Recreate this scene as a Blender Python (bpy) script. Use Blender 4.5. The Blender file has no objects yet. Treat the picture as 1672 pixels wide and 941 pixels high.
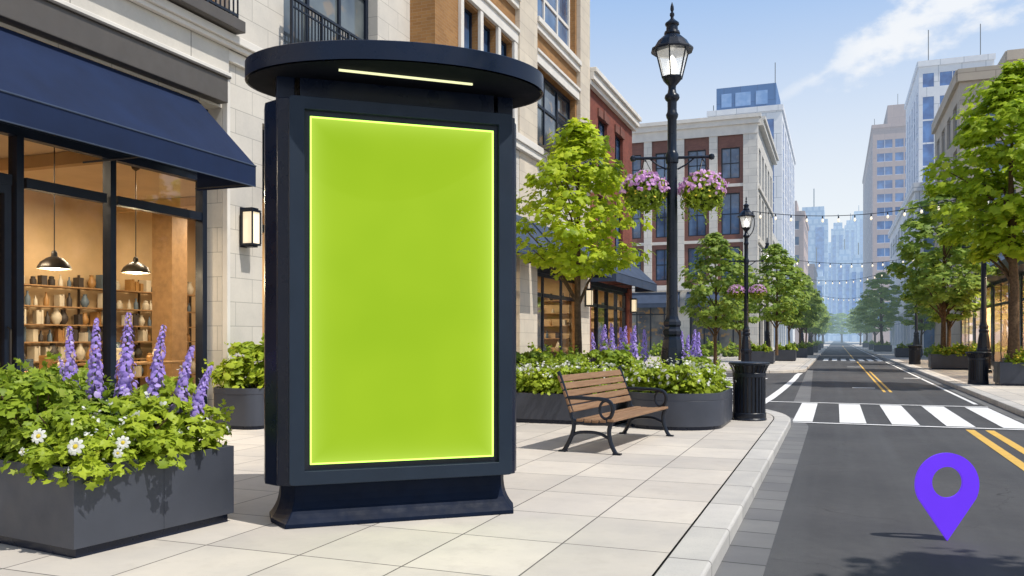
import bpy, bmesh, math, random
import numpy as np
from mathutils import Vector, Matrix

PI = math.pi
R = math.radians
random.seed(7)
rng = np.random.default_rng(11)
scene = bpy.context.scene
COL = scene.collection

# ------------------------------------------------------------------ camera, world, sun
YAW, F_PX, CAM_H = R(20.99), 1379.0, 1.5
cd = bpy.data.cameras.new("camera"); cam = bpy.data.objects.new("camera", cd); COL.objects.link(cam)
cam.location = (0, 0, CAM_H); cam.rotation_euler = (R(90), 0, YAW)
cd.sensor_width = 36; cd.lens = F_PX / 1672 * 36; cd.shift_y = 0.0493
cd.clip_start = 0.05; cd.clip_end = 6000
scene.camera = cam
scene.view_settings.view_transform = 'Standard'; scene.view_settings.look = 'None'; scene.view_settings.exposure = 0
cy = scene.cycles
scene.render.engine = 'CYCLES'
cy.max_bounces = 7; cy.diffuse_bounces = 3; cy.glossy_bounces = 3; cy.transmission_bounces = 4; cy.transparent_max_bounces = 16
cy.sample_clamp_indirect = 4; cy.caustics_reflective = False; cy.caustics_refractive = False
cy.use_denoising = True

SUN_EL = R(58); SUN_AZ = (1.0, -0.25)           # where the sun stands: over the right-hand side of the street
L = bpy.data.lights.new("sun", 'SUN'); L.energy = 4.2; L.angle = R(0.5); L.color = (1.0, 0.95, 0.87)
so = bpy.data.objects.new("sun", L); COL.objects.link(so)
sd = Vector((math.cos(SUN_EL) * SUN_AZ[0], math.cos(SUN_EL) * SUN_AZ[1], math.sin(SUN_EL)))
so.rotation_euler = (-sd).to_track_quat('-Z', 'Y').to_euler(); so.location = (30, 0, 60)

w = bpy.data.worlds.new("World"); scene.world = w; w.use_nodes = True
nt = w.node_tree; nt.nodes.clear()
N = nt.nodes.new; K = nt.links.new
sky = N('ShaderNodeTexSky'); sky.sky_type = 'NISHITA'; sky.sun_disc = False
sky.sun_elevation = SUN_EL; sky.sun_rotation = R(90); sky.air_density = 1.0; sky.dust_density = 0.6; sky.ozone_density = 2.0
bg = N('ShaderNodeBackground'); bg.inputs['Strength'].default_value = 0.125
outw = N('ShaderNodeOutputWorld')
# clouds: a band of cumulus drawn out to a thin streak, low in the sky over the end of the street
tc = N('ShaderNodeTexCoord')
sep = N('ShaderNodeSeparateXYZ'); K(tc.outputs['Generated'], sep.inputs[0])
def wm(op, a, b=None, c=None):
    n = N('ShaderNodeMath'); n.operation = op
    for i, x in enumerate((a, b, c)):
        if x is None: continue
        if hasattr(x, 'is_linked'): K(x, n.inputs[i])
        else: n.inputs[i].default_value = x
    return n.outputs[0]
az = wm('ARCTAN2', sep.outputs[0], sep.outputs[1])          # 0 along the street, + to the right
hyp = wm('SQRT', wm('ADD', wm('MULTIPLY', sep.outputs[0], sep.outputs[0]), wm('MULTIPLY', sep.outputs[1], sep.outputs[1])))
el = wm('ARCTAN2', sep.outputs[2], hyp)
comb = N('ShaderNodeCombineXYZ'); K(wm('MULTIPLY', az, 9.0), comb.inputs[0]); K(wm('MULTIPLY', el, 14.0), comb.inputs[1])
nz = N('ShaderNodeTexNoise'); nz.inputs['Scale'].default_value = 2.1; nz.inputs['Detail'].default_value = 9; nz.inputs['Roughness'].default_value = 0.55
K(comb.outputs[0], nz.inputs['Vector'])
# band centre line: elevation rises to the right
lin = wm('MULTIPLY_ADD', az, 0.44, 0.292)
wid = wm('MULTIPLY_ADD', wm('MAXIMUM', wm('ADD', az, 0.06), 0.0), 0.20, 0.006)
dist = wm('DIVIDE', wm('ABSOLUTE', wm('SUBTRACT', el, lin)), wid)
band = wm('SUBTRACT', 1.25, dist)
cl = wm('ADD', band, wm('MULTIPLY', wm('SUBTRACT', nz.outputs[0], 0.5), 3.4))
rampc = N('ShaderNodeMapRange'); rampc.interpolation_type = 'SMOOTHSTEP'; rampc.inputs[1].default_value = 0.1; rampc.inputs[2].default_value = 1.05
K(cl, rampc.inputs[0])
gate = N('ShaderNodeMapRange'); gate.inputs[1].default_value = -0.09; gate.inputs[2].default_value = 0.03; K(az, gate.inputs[0])
# thin low veil towards the horizon
def wmap(v, a, b, c, d):
    q = N('ShaderNodeMapRange'); q.interpolation_type = 'SMOOTHSTEP'; K(v, q.inputs[0])
    for i_, x in enumerate((a, b, c, d)): q.inputs[i_ + 1].default_value = x
    return q.outputs[0]
low = N('ShaderNodeMix'); low.data_type = 'RGBA'; K(wmap(el, 0.10, 0.50, 0, 1), low.inputs['Factor']); low.inputs[6].default_value = (7.35, 7.7, 7.95, 1); low.inputs[7].default_value = (2.15, 4.0, 7.2, 1)
mixv = N('ShaderNodeMix'); mixv.data_type = 'RGBA'; K(wmap(el, 0.42, 1.0, 0.88, 0.12), mixv.inputs['Factor']); K(sky.outputs[0], mixv.inputs[6]); K(low.outputs[2], mixv.inputs[7])
mixc = N('ShaderNodeMix'); mixc.data_type = 'RGBA'; K(wm('MULTIPLY', wm('MULTIPLY', rampc.outputs[0], gate.outputs[0]), 0.85), mixc.inputs['Factor'])
K(mixv.outputs[2], mixc.inputs[6]); mixc.inputs[7].default_value = (7.7, 7.8, 7.9, 1)
K(mixc.outputs[2], bg.inputs[0]); K(bg.outputs[0], outw.inputs[0])

# ------------------------------------------------------------------ materials
HZ = bpy.data.node_groups.new("painted_aerial_haze", 'ShaderNodeTree')
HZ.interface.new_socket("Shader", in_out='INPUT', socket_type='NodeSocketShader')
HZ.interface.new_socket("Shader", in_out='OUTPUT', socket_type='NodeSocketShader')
def _haze():  # haze painted into the surfaces: a pale blue glow growing down the street
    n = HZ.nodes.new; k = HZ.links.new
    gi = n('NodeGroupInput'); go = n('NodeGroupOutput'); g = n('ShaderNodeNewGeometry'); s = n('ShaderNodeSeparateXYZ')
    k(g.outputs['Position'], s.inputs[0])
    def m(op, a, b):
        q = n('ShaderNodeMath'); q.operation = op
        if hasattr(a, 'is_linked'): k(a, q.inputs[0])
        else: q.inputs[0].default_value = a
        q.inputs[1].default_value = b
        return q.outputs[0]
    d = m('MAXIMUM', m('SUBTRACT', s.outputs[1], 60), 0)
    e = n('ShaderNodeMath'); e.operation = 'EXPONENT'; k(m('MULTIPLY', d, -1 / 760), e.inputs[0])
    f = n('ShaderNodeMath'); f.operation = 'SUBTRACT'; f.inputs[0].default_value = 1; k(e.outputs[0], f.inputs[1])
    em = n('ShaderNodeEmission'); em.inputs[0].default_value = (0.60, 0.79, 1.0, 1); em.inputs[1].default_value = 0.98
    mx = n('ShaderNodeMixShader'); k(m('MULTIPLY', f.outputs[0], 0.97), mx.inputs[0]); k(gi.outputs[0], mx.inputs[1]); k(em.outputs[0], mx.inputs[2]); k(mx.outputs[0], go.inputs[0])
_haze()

class Mat:
    """small node helper; finish() mixes painted distance haze into the surface"""
    def __init__(s, name):
        s.m = bpy.data.materials.new(name); s.m.use_nodes = True; s.nt = s.m.node_tree; s.nt.nodes.clear()
        s.out = s.n('ShaderNodeOutputMaterial')
    def n(s, t, **kw):
        q = s.nt.nodes.new(t)
        for k_, v in kw.items(): setattr(q, k_, v)
        return q
    def k(s, a, b): s.nt.links.new(a, b)
    def put(s, sock, v):
        if hasattr(v, 'is_linked'): s.k(v, sock)
        elif isinstance(v, (tuple, list)) and len(v) == 3 and sock.type == 'RGBA': sock.default_value = (*v, 1)
        else: sock.default_value = v
    def math(s, op, a, b=0.0):
        q = s.n('ShaderNodeMath', operation=op); s.put(q.inputs[0], a); s.put(q.inputs[1], b); return q.outputs[0]
    def pos(s):
        g = s.n('ShaderNodeNewGeometry'); return g.outputs['Position']
    def obj(s):
        return s.n('ShaderNodeTexCoord').outputs['Object']
    def vec(s, x, y, z=0.0):
        q = s.n('ShaderNodeCombineXYZ'); s.put(q.inputs[0], x); s.put(q.inputs[1], y); s.put(q.inputs[2], z); return q.outputs[0]
    def xyz(s, v):
        q = s.n('ShaderNodeSeparateXYZ'); s.k(v, q.inputs[0]); return q.outputs
    def wallvec(s, v=None):
        o = s.xyz(v or s.pos()); return s.vec(s.math('ADD', o[0], o[1]), o[2])
    def noise(s, v, scale, detail=4, rough=0.55):
        q = s.n('ShaderNodeTexNoise'); s.k(v, q.inputs['Vector']); q.inputs['Scale'].default_value = scale; q.inputs['Detail'].default_value = detail; q.inputs['Roughness'].default_value = rough
        return q.outputs[0]
    def rng(s, v, a, b, c=0.0, d=1.0):
        q = s.n('ShaderNodeMapRange'); s.k(v, q.inputs[0])
        for i, x in enumerate((a, b, c, d)): q.inputs[i + 1].default_value = x
        return q.outputs[0]
    def mix(s, f, a, b, mode='MIX'):
        q = s.n('ShaderNodeMix', data_type='RGBA', blend_type=mode); s.put(q.inputs['Factor'], f); s.put(q.inputs[6], a); s.put(q.inputs[7], b); return q.outputs[2]
    def brick(s, v, wdt, row, mortar, c1, c2, cm, off=0.5):
        q = s.n('ShaderNodeTexBrick'); q.offset = off; s.k(v, q.inputs['Vector'])
        s.put(q.inputs['Color1'], c1); s.put(q.inputs['Color2'], c2); s.put(q.inputs['Mortar'], cm)
        q.inputs['Scale'].default_value = 1; q.inputs['Mortar Size'].default_value = mortar; q.inputs['Mortar Smooth'].default_value = 0.1
        q.inputs['Bias'].default_value = 0; q.inputs['Brick Width'].default_value = wdt; q.inputs['Row Height'].default_value = row
        return q
    def bump(s, h, strength=0.3, dist=0.01):
        q = s.n('ShaderNodeBump'); q.inputs['Strength'].default_value = strength; q.inputs['Distance'].default_value = dist; s.k(h, q.inputs['Height']); return q.outputs[0]
    def bsdf(s, color, rough=0.5, metal=0.0, spec=0.5, normal=None, emit=None, estr=0.0, coat=0.0):
        b = s.n('ShaderNodeBsdfPrincipled'); s.put(b.inputs['Base Color'], color); s.put(b.inputs['Roughness'], rough); s.put(b.inputs['Metallic'], metal)
        b.inputs['Specular IOR Level'].default_value = spec
        if normal is not None: s.k(normal, b.inputs['Normal'])
        if emit is not None: s.put(b.inputs['Emission Color'], emit); s.put(b.inputs['Emission Strength'], estr)
        if coat: b.inputs['Coat Weight'].default_value = coat; b.inputs['Coat Roughness'].default_value = 0.15
        return b.outputs[0]
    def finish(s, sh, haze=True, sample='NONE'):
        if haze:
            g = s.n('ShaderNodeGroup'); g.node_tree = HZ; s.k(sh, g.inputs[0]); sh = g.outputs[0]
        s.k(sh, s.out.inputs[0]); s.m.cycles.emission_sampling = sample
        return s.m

def plain(name, color, rough=0.5, metal=0.0, spec=0.5, var=0.12, nscale=3.0, coat=0.0, bump=0.0, bscale=60):
    m = Mat(name); p = m.pos(); n = m.noise(p, nscale, 5)
    c = m.mix(m.rng(n, 0.3, 0.7), tuple(x * (1 - var) for x in color), tuple(min(1, x * (1 + var)) for x in color))
    rr = m.rng(m.noise(p, nscale * 2.3, 3), 0.3, 0.7, max(0.03, rough - 0.08), min(1, rough + 0.08))
    nm = m.bump(m.noise(p, bscale, 3), bump, 0.004) if bump else None
    return m.finish(m.bsdf(c, rr, metal, spec, nm, coat=coat))

def stone(name, bw, rh, c1, c2, cm, mort=0.006, stain=0.10, bump=0.25):
    m = Mat(name); v = m.wallvec(); b = m.brick(v, bw, rh, mort, c1, c2, cm)
    n = m.noise(m.pos(), 1.1, 6, 0.6); n2 = m.noise(m.pos(), 22, 4)
    c = m.mix(1.0, b.outputs[0], m.mix(m.rng(n, 0.3, 0.72), (1 - stain * 1.6,) * 3, (1.04, 1.03, 1.0)), 'MULTIPLY')
    c = m.mix(0.10, c, m.mix(n2, (0.2, 0.2, 0.2), (1, 1, 1)), 'OVERLAY')
    h = m.math('SUBTRACT', m.math('MULTIPLY', n2, 0.25), b.outputs['Fac'])
    return m.finish(m.bsdf(c, 0.8, spec=0.25, normal=m.bump(h, bump, 0.012)))

M = {}
M['limestone'] = stone('limestone_blocks', 0.92, 0.43, (.66, .62, .56), (.60, .565, .515), (.36, .34, .31))
M['smooth_stone'] = stone('smooth_stone_panels', 2.35, 9.0, (.62, .585, .53), (.59, .56, .51), (.30, .28, .26), 0.012)
M['trim_stone'] = plain('stone_trim', (.70, .665, .61), 0.75, spec=.25, var=.08, nscale=1.5, bump=.15)
M['warm_stone'] = stone('warm_limestone', 0.9, 0.42, (.66, .585, .48), (.60, .53, .44), (.38, .33, .27))
M['brown_brick'] = stone('brown_brick', 0.26, 0.082, (.38, .20, .075), (.30, .15, .055), (.34, .24, .15), 0.005, 0.14, 0.4)
M['red_brick'] = stone('red_brick', 0.26, 0.082, (.255, .075, .05), (.20, .058, .042), (.22, .12, .10), 0.005, 0.16, 0.4)
M['dull_brick'] = stone('dull_red_brick', 0.26, 0.082, (.225, .095, .072), (.185, .077, .06), (.22, .14, .12), 0.005, 0.16, 0.3)
M['pale_stone'] = stone('pale_grey_stone', 1.3, 0.6, (.74, .71, .66), (.68, .65, .60), (.45, .43, .40), 0.012)
M['white_panel'] = stone('white_cladding', 3.2, 3.4, (.80, .80, .82), (.75, .75, .78), (.46, .48, .52), 0.05, 0.05, 0.1)
M['beige_panel'] = stone('beige_cladding', 2.4, 1.8, (.50, .43, .35), (.46, .40, .33), (.33, .28, .23), 0.03, 0.06, 0.1)
M['pink_panel'] = stone('pinkish_cladding', 2.6, 3.3, (.52, .40, .36), (.48, .37, .34), (.36, .28, .26), 0.03, 0.06, 0.1)
M['blue_panel'] = stone('blue_steel_cladding', 2.6, 3.3, (.08, .18, .40), (.07, .16, .36), (.05, .09, .2), 0.03, 0.06, 0.1)
M['far_wall'] = stone('haze_tinted_cladding', 3.0, 3.4, (.50, .60, .74), (.44, .55, .70), (.30, .42, .6), 0.5, 0.08, 0.0)  # distance haze put into the pale blue wall colour
M['grey_metal'] = plain('warm_grey_metal', (.10, .088, .078), 0.5, 0.2, var=.08)
M['navy_metal'] = plain('navy_painted_metal', (.0032, .0085, .026), 0.30, 0.0, 0.34, var=.10, nscale=2.2)
M['navy_frame'] = plain('navy_window_frame', (.008, .014, .028), 0.42, 0.0, 0.3, var=.15)
M['plinth_paint'] = plain('matt_navy_plinth_paint', (.0035, .009, .026), 0.55, 0.0, 0.12, var=.2, nscale=5)
M['soffit'] = plain('matt_black_soffit', (.006, .008, .014), 0.9, spec=.1)
M['black_iron'] = plain('black_cast_iron', (.007, .011, .021), 0.38, 0.0, 0.4, var=.2, nscale=9, bump=.15, bscale=120)
M['lamp_iron'] = plain('blue_black_lamp_iron', (.0045, .009, .020), 0.33, 0.0, 0.35, var=.12, nscale=3, coat=.06)
M['bezel'] = plain('graphite_bezel', (.013, .023, .040), 0.45, 0.0, 0.28, var=.12, nscale=2.5)
M['planter_grey'] = plain('charcoal_planter_metal', (.050, .056, .074), 0.46, 0.0, 0.45, var=.13, nscale=2.0, bump=.05)
M['soil'] = plain('potting_soil', (.022, .016, .011), 0.95, spec=.1, var=.5, nscale=30, bump=.8, bscale=50)
M['bark'] = plain('tree_bark', (.115, .072, .042), 0.9, spec=.15, var=.4, nscale=14, bump=.6, bscale=40)
M['stem'] = plain('green_stem', (.07, .11, .03), 0.6, var=.2)
M['dark_shop'] = plain('dark_shop_joinery', (.055, .035, .02), 0.6)
M['shop_wall'] = plain('warm_shop_plaster', (.60, .43, .24), 0.85, spec=.2, var=.20, nscale=.8)
M['shop_ceiling'] = plain('shop_ceiling_paint', (.80, .66, .46), 0.85, spec=.2, var=.1, nscale=.7)
M['shop_floor'] = plain('shop_floor_boards', (.20, .13, .075), 0.45, var=.2)
M['shelf_wood'] = plain('shelf_wood', (.34, .20, .09), 0.6, var=.2, nscale=6)
M['cream_ware'] = plain('cream_ware', (.62, .55, .42), 0.5)
M['blue_ware'] = plain('slate_blue_ware', (.10, .14, .18), 0.5)
M['dark_ware'] = plain('dark_ware', (.05, .04, .035), 0.5)
M['amber_ware'] = plain('amber_ware', (.36, .19, .06), 0.4)
M['pendant'] = plain('pendant_bronze', (.065, .055, .045), 0.35, 0.5)

def paving():
    m = Mat('sidewalk_slabs'); o = m.xyz(m.pos())
    v = m.vec(m.math('ADD', o[0], 3.47 + 80), m.math('ADD', o[1], 98 - 4.97 + 0.04))
    b = m.brick(v, 0.80, 0.98, 0.0065, (.64, .595, .53), (.52, .485, .44), (.13, .12, .11), 0.0)
    n = m.noise(m.pos(), 0.7, 6, 0.6); n2 = m.noise(m.pos(), 55, 5, 0.7); n3 = m.noise(m.pos(), 5, 5, .6)
    c = m.mix(1.0, b.outputs[0], m.mix(m.rng(n, 0.32, 0.7), (.82, .82, .84), (1.05, 1.03, 1.0)), 'MULTIPLY')
    c = m.mix(m.rng(n3, 0.55, 0.75, 0, .16), c, (.36, .31, .26))
    c = m.mix(m.rng(n2, 0.60, 0.74, 0, .28), c, (.34, .30, .26))
    gum = m.n('ShaderNodeTexVoronoi'); gum.inputs['Scale'].default_value = 1.7; m.k(m.pos(), gum.inputs['Vector'])
    c = m.mix(m.rng(gum.outputs['Distance'], .030, .018, 0, .30), c, (.20, .185, .17))
    dirt = m.math('MULTIPLY', m.rng(m.noise(m.pos(), 2.3, 6, .7), .52, .70), m.rng(n, .35, .65, .1, .34))
    c = m.mix(dirt, c, (.33, .30, .27))
    h = m.math('SUBTRACT', m.math('MULTIPLY', n2, 0.15), b.outputs['Fac'])
    return m.finish(m.bsdf(c, m.rng(n3, .3, .7, .62, .85), spec=.3, normal=m.bump(h, .35, .006)))
M['paving'] = paving()
def kerbmat(name, c1, c2, cm, wdt, mort):
    m = Mat(name); o = m.xyz(m.pos()); v = m.vec(m.math('ADD', o[1], 100.3), m.math('MULTIPLY', o[0], .01), 0)
    q = m.math('ADD', m.math('MULTIPLY', o[0], .0), 40.5)
    v = m.vec(m.math('ADD', o[1], 100.3), q)
    b = m.brick(v, wdt, 100.0, mort, c1, c2, cm, 0.0); n = m.noise(m.pos(), 70, 4, .7); n1 = m.noise(m.pos(), 1.6, 5, .6)
    c = m.mix(1.0, b.outputs[0], m.mix(m.rng(n1, .3, .7), (.84, .84, .85), (1.06, 1.05, 1.03)), 'MULTIPLY')
    c = m.mix(m.rng(n, .56, .72, 0, .35), c, (.16, .16, .16))
    return m.finish(m.bsdf(c, .75, spec=.3, normal=m.bump(m.math('SUBTRACT', m.math('MULTIPLY', n, .2), b.outputs['Fac']), .3, .006)))
M['kerb'] = kerbmat('granite_kerb', (.55, .53, .50), (.47, .455, .43), (.15, .14, .13), 1.02, .009)
M['gutter'] = kerbmat('gutter_pavers', (.185, .185, .185), (.145, .145, .15), (.05, .05, .05), .52, .010)
def asphalt():
    m = Mat('asphalt'); p = m.pos(); n = m.noise(p, .55, 6, .6); f = m.noise(p, 95, 3, .8); g = m.noise(p, 7, 5, .65)
    sp = m.n('ShaderNodeTexVoronoi'); sp.inputs['Scale'].default_value = 75; m.k(p, sp.inputs['Vector'])
    c = m.mix(m.rng(n, .3, .7), (.056, .057, .062), (.088, .088, .091))
    c = m.mix(m.rng(g, .35, .75, 0, .5), c, (.048, .048, .054))
    c = m.mix(m.rng(f, .58, .8, 0, .6), c, (.15, .145, .135))
    c = m.mix(m.rng(sp.outputs['Distance'], .10, .02, 0, .55), c, (.24, .22, .19))
    dv = m.n('ShaderNodeTexVoronoi', feature='DISTANCE_TO_EDGE'); dv.inputs['Scale'].default_value = .42
    wn = m.n('ShaderNodeTexNoise'); wn.inputs['Scale'].default_value = 2.2; wn.inputs['Detail'].default_value = 6; m.k(p, wn.inputs['Vector'])
    va = m.n('ShaderNodeVectorMath', operation='MULTIPLY_ADD'); m.k(wn.outputs['Color'], va.inputs[0]); va.inputs[1].default_value = (.9, .9, 0); m.k(p, va.inputs[2]); m.k(va.outputs[0], dv.inputs['Vector'])
    crack = m.math('MULTIPLY', m.rng(dv.outputs['Distance'], .006, .0015, 0, .75), m.rng(n, .48, .62))
    c = m.mix(crack, c, (.018, .018, .02))
    # long wheel tracks, slightly polished
    o = m.xyz(p)
    tr = m.noise(m.vec(m.math('MULTIPLY', o[0], 1.6), m.math('MULTIPLY', o[1], .05)), 1.0, 3)
    c = m.mix(m.rng(tr, .45, .65, 0, .35), c, (.095, .095, .097))
    return m.finish(m.bsdf(c, m.rng(tr, .4, .7, .9, .72), spec=.3, normal=m.bump(f, .5, .006)))
M['asphalt'] = asphalt()
def paint(name, col):
    m = Mat(name); p = m.pos(); n = m.noise(p, 40, 5, .75); n2 = m.noise(p, 3.5, 5, .65)
    c = m.mix(m.rng(n2, .3, .75), col, tuple(x * .84 for x in col))
    wear = m.math('MULTIPLY', m.rng(n, .56, .70), m.rng(n2, .40, .68, .05, .8))
    c = m.mix(wear, c, (.10, .10, .10))
    return m.finish(m.bsdf(c, .7, spec=.3, normal=m.bump(n, .25, .004)))
M['white_paint'] = paint('white_road_paint', (.80, .80, .80)); M['yellow_paint'] = paint('yellow_road_paint', (.72, .45, .10))
def fabric(name, col):
    m = Mat(name); p = m.pos(); n = m.noise(p, 1.3, 5, .6); o = m.xyz(p)
    wv = m.noise(m.vec(m.math('MULTIPLY', o[1], 2.2), m.math('MULTIPLY', o[2], .5), o[0]), 1.4, 3)
    c = m.mix(m.rng(n, .3, .7), tuple(x * .8 for x in col), tuple(x * 1.2 for x in col))
    return m.finish(m.bsdf(c, .75, spec=.3, normal=m.bump(m.math('ADD', wv, m.math('MULTIPLY', m.noise(p, 160, 2), .05)), .35, .03)))
M['awning'] = fabric('navy_awning_cloth', (.0055, .016, .054)); M['awning_far'] = fabric('slate_blue_awning_cloth', (.045, .065, .11))
def wood():
    m = Mat('oiled_bench_wood'); o = m.xyz(m.obj()); v = m.vec(m.math('MULTIPLY', o[0], 1.2), m.math('MULTIPLY', o[1], 16), m.math('MULTIPLY', o[2], 16))
    n = m.noise(v, 2.2, 6, .65); r = m.n('ShaderNodeNewGeometry').outputs['Random Per Island']
    c = m.mix(m.rng(n, .3, .72), (.19, .10, .05), (.36, .215, .12)); c = m.mix(m.rng(r, 0, 1, 0, .35), c, (.22, .125, .07))
    return m.finish(m.bsdf(c, .55, spec=.35, normal=m.bump(n, .25, .003)))
M['wood'] = wood()
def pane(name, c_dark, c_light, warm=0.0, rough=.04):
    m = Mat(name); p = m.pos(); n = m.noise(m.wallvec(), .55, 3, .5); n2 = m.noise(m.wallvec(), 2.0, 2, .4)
    c = m.mix(m.rng(n, .38, .62), c_dark, c_light)  # lighter patches paint curtains and reflections into the glass colour
    if warm: c = m.mix(m.rng(n2, .56, .64, 0, warm), c, (.42, .26, .10))  # warm patches paint lit rooms into the colour
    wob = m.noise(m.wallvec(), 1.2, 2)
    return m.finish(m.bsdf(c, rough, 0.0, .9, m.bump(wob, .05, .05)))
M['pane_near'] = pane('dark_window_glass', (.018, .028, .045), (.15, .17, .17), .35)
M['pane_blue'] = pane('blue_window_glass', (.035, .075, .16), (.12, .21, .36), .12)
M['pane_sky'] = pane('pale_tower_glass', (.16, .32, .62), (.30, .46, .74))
M['pane_painted_lit'] = pane('painted_lit_shop_glass', (.06, .08, .10), (.24, .24, .22), .85)  # shop light painted as warm patches, no lit room behind
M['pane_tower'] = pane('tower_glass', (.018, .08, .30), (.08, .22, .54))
def shopglass():
    m = Mat('shop_window_glass'); t = m.n('ShaderNodeBsdfTransparent'); t.inputs[0].default_value = (.93, .94, .95, 1)
    g = m.n('ShaderNodeBsdfGlossy'); g.inputs['Roughness'].default_value = .03; g.inputs[0].default_value = (.9, .92, .95, 1)
    f = m.n('ShaderNodeFresnel'); f.inputs[0].default_value = 1.28
    x = m.n('ShaderNodeMixShader'); m.k(m.math('MULTIPLY', f.outputs[0], .8), x.inputs[0]); m.k(t.outputs[0], x.inputs[1]); m.k(g.outputs[0], x.inputs[2])
    return m.finish(x.outputs[0], haze=False)
M['glass'] = shopglass()
def lampglass():
    m = Mat('frosted_lantern_glass'); t = m.n('ShaderNodeBsdfTransparent'); t.inputs[0].default_value = (.95, .96, .97, 1)
    g = m.n('ShaderNodeBsdfPrincipled'); g.inputs['Base Color'].default_value = (.8, .82, .84, 1); g.inputs['Roughness'].default_value = .15; g.inputs['Emission Color'].default_value = (1, .95, .84, 1); g.inputs['Emission Strength'].default_value = .5
    x = m.n('ShaderNodeMixShader'); x.inputs[0].default_value = .42; m.k(t.outputs[0], x.inputs[1]); m.k(g.outputs[0], x.inputs[2])
    return m.finish(x.outputs[0])
M['lamp_glass'] = lampglass()
def glow(name, col, s, sample='NONE', base=(.8, .8, .8)):
    m = Mat(name); return m.finish(m.bsdf(base, .4, emit=col, estr=s), haze=False, sample=sample)
M['bulb'] = glow('warm_bulb', (1, .82, .52), .95); M['lantern_bulb'] = glow('white_lantern_bulb', (1, .93, .78), 4.0)
M['sconce_glass'] = glow('sconce_glass', (1, .80, .50), .75, base=(.7, .65, .55)); M['tube'] = glow('canopy_light_tube', (.98, 1, .55), 1.1, 'NONE', (.1, .1, .05))
M['led'] = glow('led_edge_strip', (.56, 1.0, .13), 2.2, 'AUTO', (.1, .12, .02))
M['shade_inner'] = glow('pendant_inner', (1, .78, .45), 1.6, base=(.7, .6, .45))
def screen():
    # edge-lit acrylic: brighter towards the four edges where the LEDs sit
    m = Mat('lime_edge_lit_screen'); o = m.xyz(m.obj())
    ex = m.math('SUBTRACT', .755, m.math('ABSOLUTE', o[0])); ez = m.math('SUBTRACT', 1.374, m.math('ABSOLUTE', m.math('SUBTRACT', o[2], 1.879)))
    e = m.math('MINIMUM', ex, ez)
    near = m.math('POWER', 2.718, m.math('MULTIPLY', e, -16)); n = m.noise(m.obj(), .9, 2)
    c = m.mix(m.rng(n, .35, .65), (.352, .575, .013), (.40, .625, .018)); c = m.mix(m.math('MULTIPLY', near, .62), c, (.66, .93, .12))
    return m.finish(m.bsdf((.015, .02, .004), .35, spec=.12, emit=c, estr=.94), haze=False, sample='AUTO')
M['screen'] = screen()
def pinm():
    m = Mat('violet_glowing_plastic'); n = m.noise(m.pos(), 5, 2)
    c = m.mix(m.rng(n, .3, .7), (.075, .022, .45), (.085, .025, .50))
    return m.finish(m.bsdf(c, .55, spec=.2, emit=(.135, .036, .80), estr=.74), haze=False)  # added self-glow keeps the shaded plate vivid
M['pin'] = pinm()

def leafmat(name, dark, light, yellow=None, trans=.34, rough=.5):
    m = Mat(name); r = m.n('ShaderNodeNewGeometry').outputs['Random Per Island']
    n = m.noise(m.obj(), 1.7, 3)
    f = m.math('ADD', m.math('MULTIPLY', r, .55), m.math('MULTIPLY', m.rng(n, .3, .7), .45))
    c = m.mix(f, dark, light)
    if yellow: c = m.mix(m.rng(r, .90, 1.0, 0, .8), c, yellow)
    b = m.bsdf(c, rough, spec=.3)
    t = m.n('ShaderNodeBsdfTranslucent'); m.k(m.mix(.5, c, light), t.inputs[0])
    x = m.n('ShaderNodeMixShader'); x.inputs[0].default_value = trans; m.k(b, x.inputs[1]); m.k(t.outputs[0], x.inputs[2])
    return m.finish(x.outputs[0])
M['leaf'] = leafmat('young_maple_leaves', (.17, .28, .014), (.70, .80, .05), (.80, .76, .08), .50)
M['leaf_deep'] = leafmat('green_street_tree_leaves', (.15, .26, .016), (.64, .77, .055), (.74, .74, .08), .50)
M['leaf_far'] = leafmat('cool_street_tree_leaves', (.11, .21, .045), (.44, .56, .10), (.62, .66, .08), .48)
M['shrub'] = leafmat('shrub_leaves', (.09, .165, .014), (.42, .54, .045), (.36, .42, .08), .32)
M['shrub_lime'] = leafmat('lime_shrub_leaves', (.16, .25, .018), (.55, .65, .055), None, .36)
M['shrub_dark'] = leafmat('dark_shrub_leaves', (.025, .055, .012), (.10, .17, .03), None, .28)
M['salvia'] = leafmat('violet_salvia_petals', (.32, .21, .70), (.64, .50, .95), (.78, .68, .97), .35)
M['petunia'] = leafmat('pink_violet_petals', (.58, .26, .66), (.92, .62, .86), (.9, .6, .75), .35)
M['white_petal'] = leafmat('white_petals', (.72, .72, .68), (.86, .86, .82), None, .3)
M['yellow_petal'] = leafmat('yellow_centres', (.60, .44, .03), (.8, .62, .06), None, .2)

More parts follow.
